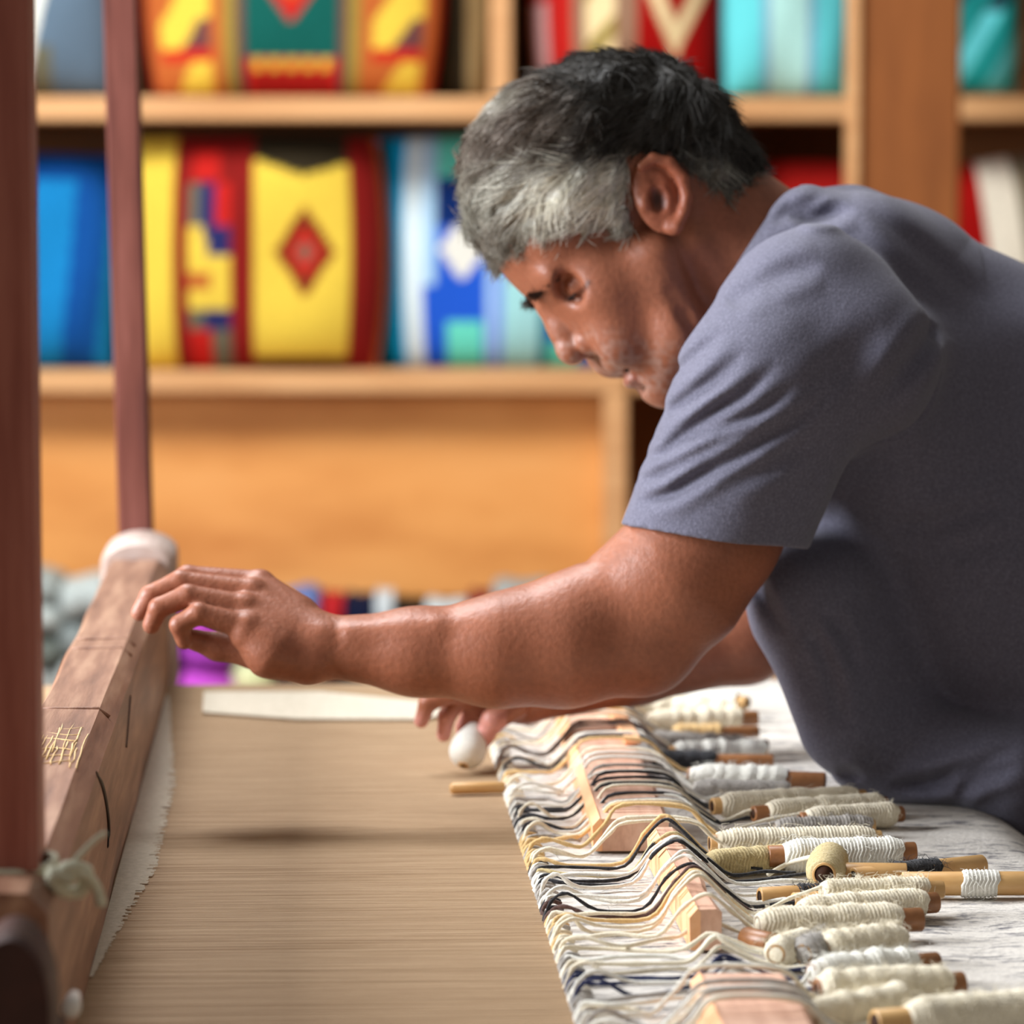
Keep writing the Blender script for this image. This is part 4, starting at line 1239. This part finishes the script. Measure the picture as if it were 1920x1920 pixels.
# skin colour: brown, ruddier at ear, lips, knuckles, paler fingertips, grey stubble on the jaw
Cs = np.tile(np.array(rgb(148, 90, 65), dtype=np.float32), (len(V_all), 1))
n_ = value_noise(V_all, 60, 3)[:, None]; Cs *= (1 + .10 * n_)
def blend(mask, c):
    global Cs
    mask = np.clip(mask, 0, 1)[:, None]; Cs = Cs * (1 - mask) + np.array(rgb(*c)) * mask
hm = np.zeros(len(V_all)); hm[:len(Vs)] = 1
Rv = rot_pts(V_all)
def blob(c, r, p=2.0):
    d = np.sqrt((((Rv - np.array(c)) / np.array(r)) ** 2).sum(1)); return np.clip(1.3 - d, 0, 1)
for sg in (-1, 1):
    blend(hm * blob((1225, 400, 190 * sg), (55, 80, 34)) * .45, (168, 84, 58))
    blend(hm * blob((1208, 408, 176 * sg), (17, 25, 16)) * .9, (48, 20, 12))  # shade of the ear hollow painted into the skin
    blend(hm * blob((1110, 678, 15 * sg), (13, 10, 10)) * 1.0, (40, 20, 14))  # nostril shade painted into the skin
st_ = np.clip((Rv[:, 1] - 640 + (Rv[:, 0] - 1200) * -.2) / 60, 0, 1) * np.clip((760 - Rv[:, 1]) / 20, 0, 1)
sp = np.clip(value_noise(V_all, 9, 5) * 1.2 + .4, 0, 1)
blend(hm * blob((1138, 470, 130), (46, 34, 90)) * sp * .45, (150, 140, 128))
blend(hm * st_ * sp * .38, (176, 160, 150))
blend(hm * blob((1186, 716, 0), (20, 16, 40)) * .8, (150, 84, 78))
blend(hm * blob((1156, 694, 0), (18, 12, 40)) * .7, (128, 70, 60))
blend(hm * blob((1171, 699, 0), (8, 5, 44)) * 1.0, (50, 22, 18))  # shade of the mouth slit painted into the skin
blend(hm * blob((1100, 590, 120), (90, 90, 200)) * 0, (0, 0, 0))
ld, _t = line_d([(1050, 577), (1062, 576), (1078, 567), (1086, 556)], Rv[:, 0], Rv[:, 1])
blend(hm * (np.abs(Rv[:, 2]) > 45) * (Rv[:, 0] < 1110) * np.clip(1.6 - ld / 4.0, 0, 1) * .7, (62, 32, 22))
ft = np.clip((330 - V_all[:, 0]) / 60, 0, 1) * (V_all[:, 2] < -300); blend(ft * .5, (222, 166, 148))
ft2 = np.clip((V_all[:, 1] - 1335) / 40, 0, 1) * (V_all[:, 2] > 0) * (V_all[:, 0] < 950); blend(ft2 * .7, (226, 160, 150))
body = wm('body', V_all, Q_all, M['skin'], col=Cs)
# brows, lashes: short hairs
def tri_hairs(name, roots, dirs, lens, r0, mat, cols=None, seg=4, parent=weaver, curl=None):
    n = len(roots); P0 = np.asarray(roots); D = np.asarray(dirs); L = np.asarray(lens)[:, None]
    Vv = []; side = np.cross(D, np.array([0, 0, 1.0])); side /= np.linalg.norm(side, axis=1, keepdims=True) + 1e-9
    nrm = np.cross(D, side)
    rows = []
    for s_ in range(seg + 1):
        t = s_ / seg
        c = P0 + D * L * t + (curl * L * t * t if curl is not None else 0)
        rr = r0 * (1 - .75 * t)
        rows.append(np.stack([c + side * rr, c - side * rr * .5 + nrm * rr * .87, c - side * rr * .5 - nrm * rr * .87], 1))
    Vt = np.stack(rows, 1).reshape(-1, 3)
    b = (np.arange(n) * (seg + 1) * 3)[:, None, None]; ss = (np.arange(seg) * 3)[None, :, None]; kk = np.arange(3)[None, None, :]; ll = (np.arange(3) + 1) % 3
    q0 = b + ss + kk; q1 = b + ss + ll[None, None, :]
    Q = np.stack([q0, q1, q1 + 3, q0 + 3], -1).reshape(-1, 4)
    col = None
    if cols is not None: col = np.repeat(cols, (seg + 1) * 3, axis=0)
    return wm(name, Vt, Q, mat, parent, col)
def from_rest(Pr): return (np.asarray(Pr) - HC) @ RH + HC
# hair cap and strands
def hair_colour(Rp, seed=0, dv=.2):  # natural grey pattern of the hair, with some light painted in
    x, y = Rp[:, 0], Rp[:, 1]
    dark = np.array(rgb(44, 40, 34)); mid = np.array(rgb(112, 98, 86)); grey = np.array(rgb(150, 148, 134)); whi = np.array(rgb(250, 247, 232))
    n1 = value_noise(Rp, 55, 11 + seed); n2 = value_noise(Rp, 20, 12 + seed); n3 = np.random.RandomState(5 + seed).uniform(-1, 1, len(Rp))
    n4 = value_noise(Rp, 110, 14 + seed)
    def g_(cx, cy, rx, ry): return np.clip(1.25 - np.sqrt(((x - cx) / rx) ** 2 + ((y - cy) / ry) ** 2) + .28 * n1 + .22 * n2 + dv * n3, 0, 1)[:, None]
    c = np.tile(dark[None], (len(x), 1))
    a = np.clip((1090 - x + .3 * (y - 250)) / 150 + .35 * n1 + .2 * n4 + dv * n3, 0, 1)[:, None]; c = c * (1 - a) + mid[None] * a
    a = np.clip((y - 320 - (x - 1100) * .10) / 90 + .4 * n1 + .3 * n2 + dv * n3, 0, 1)[:, None] * .85; c = c * (1 - a) + grey[None] * a
    a = g_(1070, 405, 138, 66); c = c * (1 - a) + whi[None] * a
    a = g_(1300, 350, 70, 34) * .7; c = c * (1 - a) + grey[None] * a
    a = g_(905, 460, 55, 50) * .6; c = c * (1 - a) + mid[None] * a
    a = g_(930, 190, 60, 45) * .45; c = c * (1 - a) + whi[None] * a  # whitened front top: light from above painted into the hair colour
    return c
Rh = rot_pts(Vh)
M['hair'] = mat_col('hair', 0.6, 0.35, 300, 0.2, 0.0004)
hairo = wm('hair', Vh, Qh, M['hair'], col=hair_colour(Rh, 0, .1) * .62)
tri = Vh[Qh[:, [0, 1, 2]]]; nrm_ = np.cross(tri[:, 1] - tri[:, 0], tri[:, 2] - tri[:, 0]); ar = np.linalg.norm(nrm_, axis=1); nrm_ /= ar[:, None] + 1e-9
cen = Vh[Qh].mean(1)
outward = ((cen - np.array([1140, 340, 0])) * nrm_).sum(1) > 0
if outward.mean() < .5: nrm_ = -nrm_
prob = ar / ar.sum(); NS = 20000
pk = np.random.RandomState(2).choice(len(cen), NS, p=prob)
rt_ = cen[pk] + np.random.RandomState(3).uniform(-3, 3, (NS, 3)); nn_ = nrm_[pk]
rr_ = rot_pts(rt_)
cr = np.array([1270.0, 190.0, 0.0])      # the whorl
d_ = rr_ - cr; d_[:, 2] *= .35
d_[:, 1] += np.clip((rr_[:, 1] - 330) / 100, 0, 1) * 40
side_w = np.clip((rr_[:, 1] - 330) / 120, 0, 1)[:, None]
sw_ = np.array([-.9, .15, 0.0])[None]; bk = np.array([.45, .85, 0])[None]
isb = (rr_[:, 0] > 1230)[:, None]
d_ = d_ / (np.linalg.norm(d_, axis=1, keepdims=True) + 1e-6)
d_ = d_ * (1 - side_w * .6) + np.where(isb, bk, np.array([-.35, .75, 0])[None]) * side_w * .6
d_ = d_ @ RH
nzv = np.stack([value_noise(rt_, 46, 20 + i) for i in range(3)], 1)
d_ = d_ + nzv * .8 + np.random.RandomState(6).normal(0, .16, (NS, 3))
d_ = d_ - nn_ * (d_ * nn_).sum(1, keepdims=True)
d_ /= np.linalg.norm(d_, axis=1, keepdims=True) + 1e-6
ln = np.random.RandomState(8).uniform(36, 78, NS)
ln *= np.clip((-poly_sd(HAIR, rr_[:, 0], rr_[:, 1])) / 50, .62, 1)
dirs = d_ + nn_ * np.random.RandomState(14).uniform(.05, .34, (NS, 1)); dirs /= np.linalg.norm(dirs, axis=1, keepdims=True)
ho = tri_hairs('strands', rt_ - nn_ * 2, dirs, ln, 1.15, M['hair'], hair_colour(rr_, 3, .28), 4, hairo, curl=-nn_ * .20 + np.array([0, .06, 0]))
ho['kind'] = 'stuff'
# brows
rb = np.random.RandomState(9); R0 = []; D0 = []; L0 = []
for i in range(520):
    t = rb.rand(); sg = rb.choice([-1, 1])
    p = np.array([990 + 44 * t + rb.normal(0, 4), 562 - 6 * t - 26 * t * t + rb.normal(0, 4) + 4, sg * (26 + 78 * t)])
    R0.append(p); D0.append(np.array([-.5, .55, sg * .5]) + rb.normal(0, .25, 3)); L0.append(rb.uniform(10, 20))
R0 = from_rest(R0); D0 = np.array(D0) @ RH; D0 /= np.linalg.norm(D0, axis=1, keepdims=True)
eb = tri_hairs('eyebrows', R0, D0, L0, 1.1, M['hair'], np.tile(np.array(rgb(60, 46, 36)), (len(R0), 1)), 3)
R0 = []; D0 = []; L0 = []
for i in range(160):
    t = rb.rand() * 2 - 1; sg = rb.choice([-1, 1])
    R0.append([1058 + 4 * abs(t) + 10 * t * .4, 571 - 2 * t, sg * (70 + 20 * t) + sg * 2]); D0.append([-.35, .9, sg * .2]); L0.append(rb.uniform(8, 13))
R0 = from_rest(R0); D0 = np.array(D0) @ RH; D0 /= np.linalg.norm(D0, axis=1, keepdims=True)
tri_hairs('eyelashes', R0, D0, L0, 1.0, M['hair'], np.tile(np.array(rgb(26, 18, 14)), (len(R0), 1)), 3)
# ---- t-shirt
SH = SDF((1120, 320, -640), (2460, 1760, 640), 5)
torso(SH, 8)
# upper back, yoke, shoulders
SH.cap((1600, 520, -120), (1600, 520, 120), 150, 150, 60)
SH.cap((1700, 580, 0), (2060, 900, 0), 180, 300, 90)
SN = SDF((1120, 320, -640), (2460, 1760, 640), 5); SF_ = SDF((1120, 320, -640), (2460, 1760, 640), 5)
SN.cap(q(1520, 600, -340), q(1448, 735, -420), 165, 166, 60)
SN.cap(q(1448, 735, -420), q(1322, 1045, -425), 166, 160, 30)
SF_.cap(q(1520, 620, 340), q(1450, 740, 400), 160, 165, 60)
SF_.cap(q(1450, 740, 400), q(1420, 960, 410), 160, 140, 30)
# shirt front hanging free down to the rug
SH.cap(q(1540, 1130, -180), q(1668, 1400, -140), 130, 110, 60)
SH.cap(q(1540, 1130, 120), q(1668, 1400, 120), 120, 110, 60)
SH.cap(q(1640, 1400, -200), q(1900, 1440, -250), 76, 90, 50)
SH.cap(q(1935, 1486, -160), q(2200, 1580, -160), 122, 200, 60)
SH.cap(q(1500, 1120, -250), q(1580, 1360, -250), 84, 80, 60)
# neck collar bunch
SH.cap((1490, 425, -60), (1590, 420, -50), 62, 66, 30); SH.cap((1490, 425, 60), (1590, 420, 50), 58, 62, 30)
SH.cap((1400, 560, -190), (1500, 420, -130), 52, 62, 35)
g = [SH.lo[i] + SH.step * np.arange(SH.n[i]) for i in range(3)]
Xs, Ys, Zs = np.meshgrid(*g, indexing='ij', sparse=True)
kz = 1 + (-380) / F_PX
Xi = (g[0][:, None] - 960) / kz + 960; Yi = (g[1][None, :] - 960) / kz + 960
disp = np.zeros(np.broadcast(Xi, Yi).shape)
def c7(x, y): return (1200 + x / 2.461, 300 + y / 2.461)
def c6(x, y): return (1100 + x / 2.341, 940 + y / 2.341)
folds = [  # (points, depth, width)
 ([c7(90, 1330), c7(200, 1262), c7(330, 1170), c7(430, 1110), c7(600, 960)], 15, 8), ([c7(20, 1390), c7(130, 1345), c7(300, 1260), c7(520, 1170), c7(700, 1040)], 10, 7),
 ([c7(-20, 1590), c7(130, 1540), c7(300, 1430), c7(470, 1340), c7(640, 1240), c7(860, 1080)], 15, 9), ([c7(-20, 1500), c7(80, 1460), c7(200, 1390), c7(380, 1300), c7(520, 1240)], 10, 7), ([c7(330, 1500), c7(560, 1410), c7(760, 1270)], 7, 12),
 ([c7(110, 1190), c7(200, 1120), c7(320, 1030), c7(460, 900)], 10, 8), ([c7(390, 690), c7(460, 640), c7(540, 590)], 6, 11), ([c7(500, 600), c7(700, 520), c7(820, 500)], 7, 12),
 ([c7(1380, 740), c7(1290, 860), c7(1170, 1000), c7(1060, 1140)], 15, 14), ([c7(720, 230), c7(860, 225), c7(1030, 200)], 16, 10), ([c7(640, 260), c7(760, 180), c7(900, 130)], 8, 8),
 ([c7(1160, 1690), c7(1400, 1680), c7(1700, 1590)], 10, 13), ([c7(1180, 1760), c7(1500, 1790), c7(1770, 1740)], 6, 14),
 ([c6(740, 290), c6(800, 440), c6(880, 600)], 9, 8), ([c6(1000, 560), c6(1060, 720), c6(1110, 900), c6(1150, 1010)], 10, 11), ([c6(1080, 480), c6(1150, 620), c6(1200, 760)], 7, 9),
 ([c6(940, 640), c6(1010, 820), c6(1060, 1000)], 6, 10), ([c6(1350, 1270), c6(1550, 1250), c6(1720, 1180), c6(1920, 1080)], 16, 10), ([c6(1640, 1300), c6(1740, 1230), c6(1920, 1160)], 15, 9),
 ([c6(1120, 1190), c6(1250, 1240)], 8, 8), ([(1640, 380), (1760, 470), (1880, 560)], 5, 12), ([c7(150, 1010), c7(240, 920), c7(380, 800)], 7, 8), ([(1470, 760), (1560, 700), (1640, 610)], 5, 16), ([(1560, 1000), (1640, 860), (1700, 760)], 6, 20)]
for pts, dp, wd_ in folds:
    d, t = line_d(pts, Xi, Yi)
    env = np.sin(np.clip(np.minimum(t * 1.6, 1 - t) * 2.0, 0, 1) * math.pi / 2)
    wv = wd_ * (.8 + .9 * env); disp += 1.15 * dp * env * np.exp(-(d / wv) ** 2) - .6 * dp * env * np.exp(-((d - wd_ * 3.0) / (wd_ * 1.7)) ** 2)
nearw = np.clip((60 - Zs) / 120, 0, 1)
D3 = (disp[:, :, None] * nearw).astype(np.float32)
D3 += (2.4 * np.sin(Xs * .021 + Ys * .013 + 2 * np.sin(Ys * .011)) * np.sin(Zs * .017 + Xs * .006)).astype(np.float32)
def smin(a, c, k):
    h = np.clip(.5 + .5 * (a - c) / k, 0, 1); return (a * (1 - h) + c * h - k * h * (1 - h)).astype(np.float32)
outer = smin(smin(SH.F, SN.F, 42), SF_.F, 42) + D3
# hem of the near sleeve: everything of the sleeve below the cut line goes; same for the far one and the waist hem
def halfplane(p0, p1, X, Y):       # positive below the line p0 -> p1 (p0 left of p1)
    dx = p1[0] - p0[0]; dy = p1[1] - p0[1]; L = math.hypot(dx, dy)
    return (dx * (Y - p0[1]) - dy * (X - p0[0])) / L
a0 = q(1160, 984, -440); a1 = q(1492, 1024, -440)
cut = halfplane(a0[:2], a1[:2], Xs, Ys) + .04 * (Zs + 430)
Fc_ = smin(smin(SH.F, np.maximum(SN.F, cut).astype(np.float32), 42), np.maximum(SF_.F, Ys - 985).astype(np.float32), 42) + D3
waist = halfplane((1500, 1462), (2300, 1730), Xs, Ys) - 12 * np.sin(Xs * .018)
Fc_ = np.maximum(Fc_, waist)
neckc = ((np.abs(halfplane((1372, 600), (1475, 362), Xs, Ys)) * 0) )
# neckline: remove what lies head-side of the collar line
nl = -halfplane((1360, 610), (1482, 372), Xs, Ys)
nl = (-(Xs - 1360) * (372 - 610) + (Ys - 610) * (1482 - 1360)) / math.hypot(122, 238)   # >0 on the torso side
nmask = (np.abs(Zs) < 150) & (Ys < 640)
Fc_ = np.where(nmask, np.maximum(Fc_, -nl + 0), Fc_)
# hollow: cloth 9 units thick
Fc_ = np.maximum(Fc_, -(outer + 17))
SH.F = Fc_.astype(np.float32)
Vt_, Qt_ = SH.mesh()
keep_u = Vt_[:, 0] > -1e9
# drop crumbs: keep faces, mesh is continuous enough
shirt = wm('t_shirt', Vt_, Qt_, M['shirt'])
# ---- trousers and shoes (below the frame of the photograph)
LG = SDF((1700, 1400, -480), (2900, 3480, 480), 16)
LG.ell((2130, 1610, 0), (270, 230, 330), 0, ang=20)
for sg in (-1, 1):
    LG.chain([(2180, 1640, 170 * sg), (2130, 2420, 210 * sg), (2240, 3300, 230 * sg)], [185, 125, 95], 60)
Vl, Ql = LG.mesh(); wm('trousers', Vl, Ql, M['denim'])
floor_v = 3431
for sg in (-1, 1):
    SO = SDF((1850, 3180, 100 * sg - 260), (2480, 3480, 100 * sg + 400 if sg > 0 else 200), 10)
    SO.ell((2230, 3330, 230 * sg), (110, 100, 88), 0); SO.cap((2200, 3370, 230 * sg), (2010, 3385, 240 * sg), 72, 58, 40)
    Vz, Qz = SO.mesh(); wz = to_world(Vz); wz[:, 2] = np.maximum(wz[:, 2], 0.001)
    mesh_obj('shoe', wz - WO, Qz, M['leather'], weaver, True)
# white yarn bobbin held in the far hand
hb0 = P(893, 1358, 3.08); hb1 = P(868, 1436, 3.06); cc0 = (hb0 + hb1) / 2
rt = empty('yarn_bobbin', cc0); tag(rt, 'plump white yarn bobbin held upright in the fingers of the far hand', 'bobbin')
m = MB(); mi = [MB(), MB()]; pipe(m, mi, hb0 - cc0, hb1 - cc0, .0045); m.build('cane', M['bamboo'], rt); bores(mi, rt)
m = MB(); L_ = (hb1 - hb0)
for i in range(1): m.tube([hb0 - cc0 + L_ * t for t in np.linspace(.04, .98, 14)], [.006, .0075, .009, .0105, .0118, .0128, .0136, .0142, .0145, .0144, .0138, .0126, .0104, .006], 18)
m.build('yarn_winding', M['y_white'], rt)
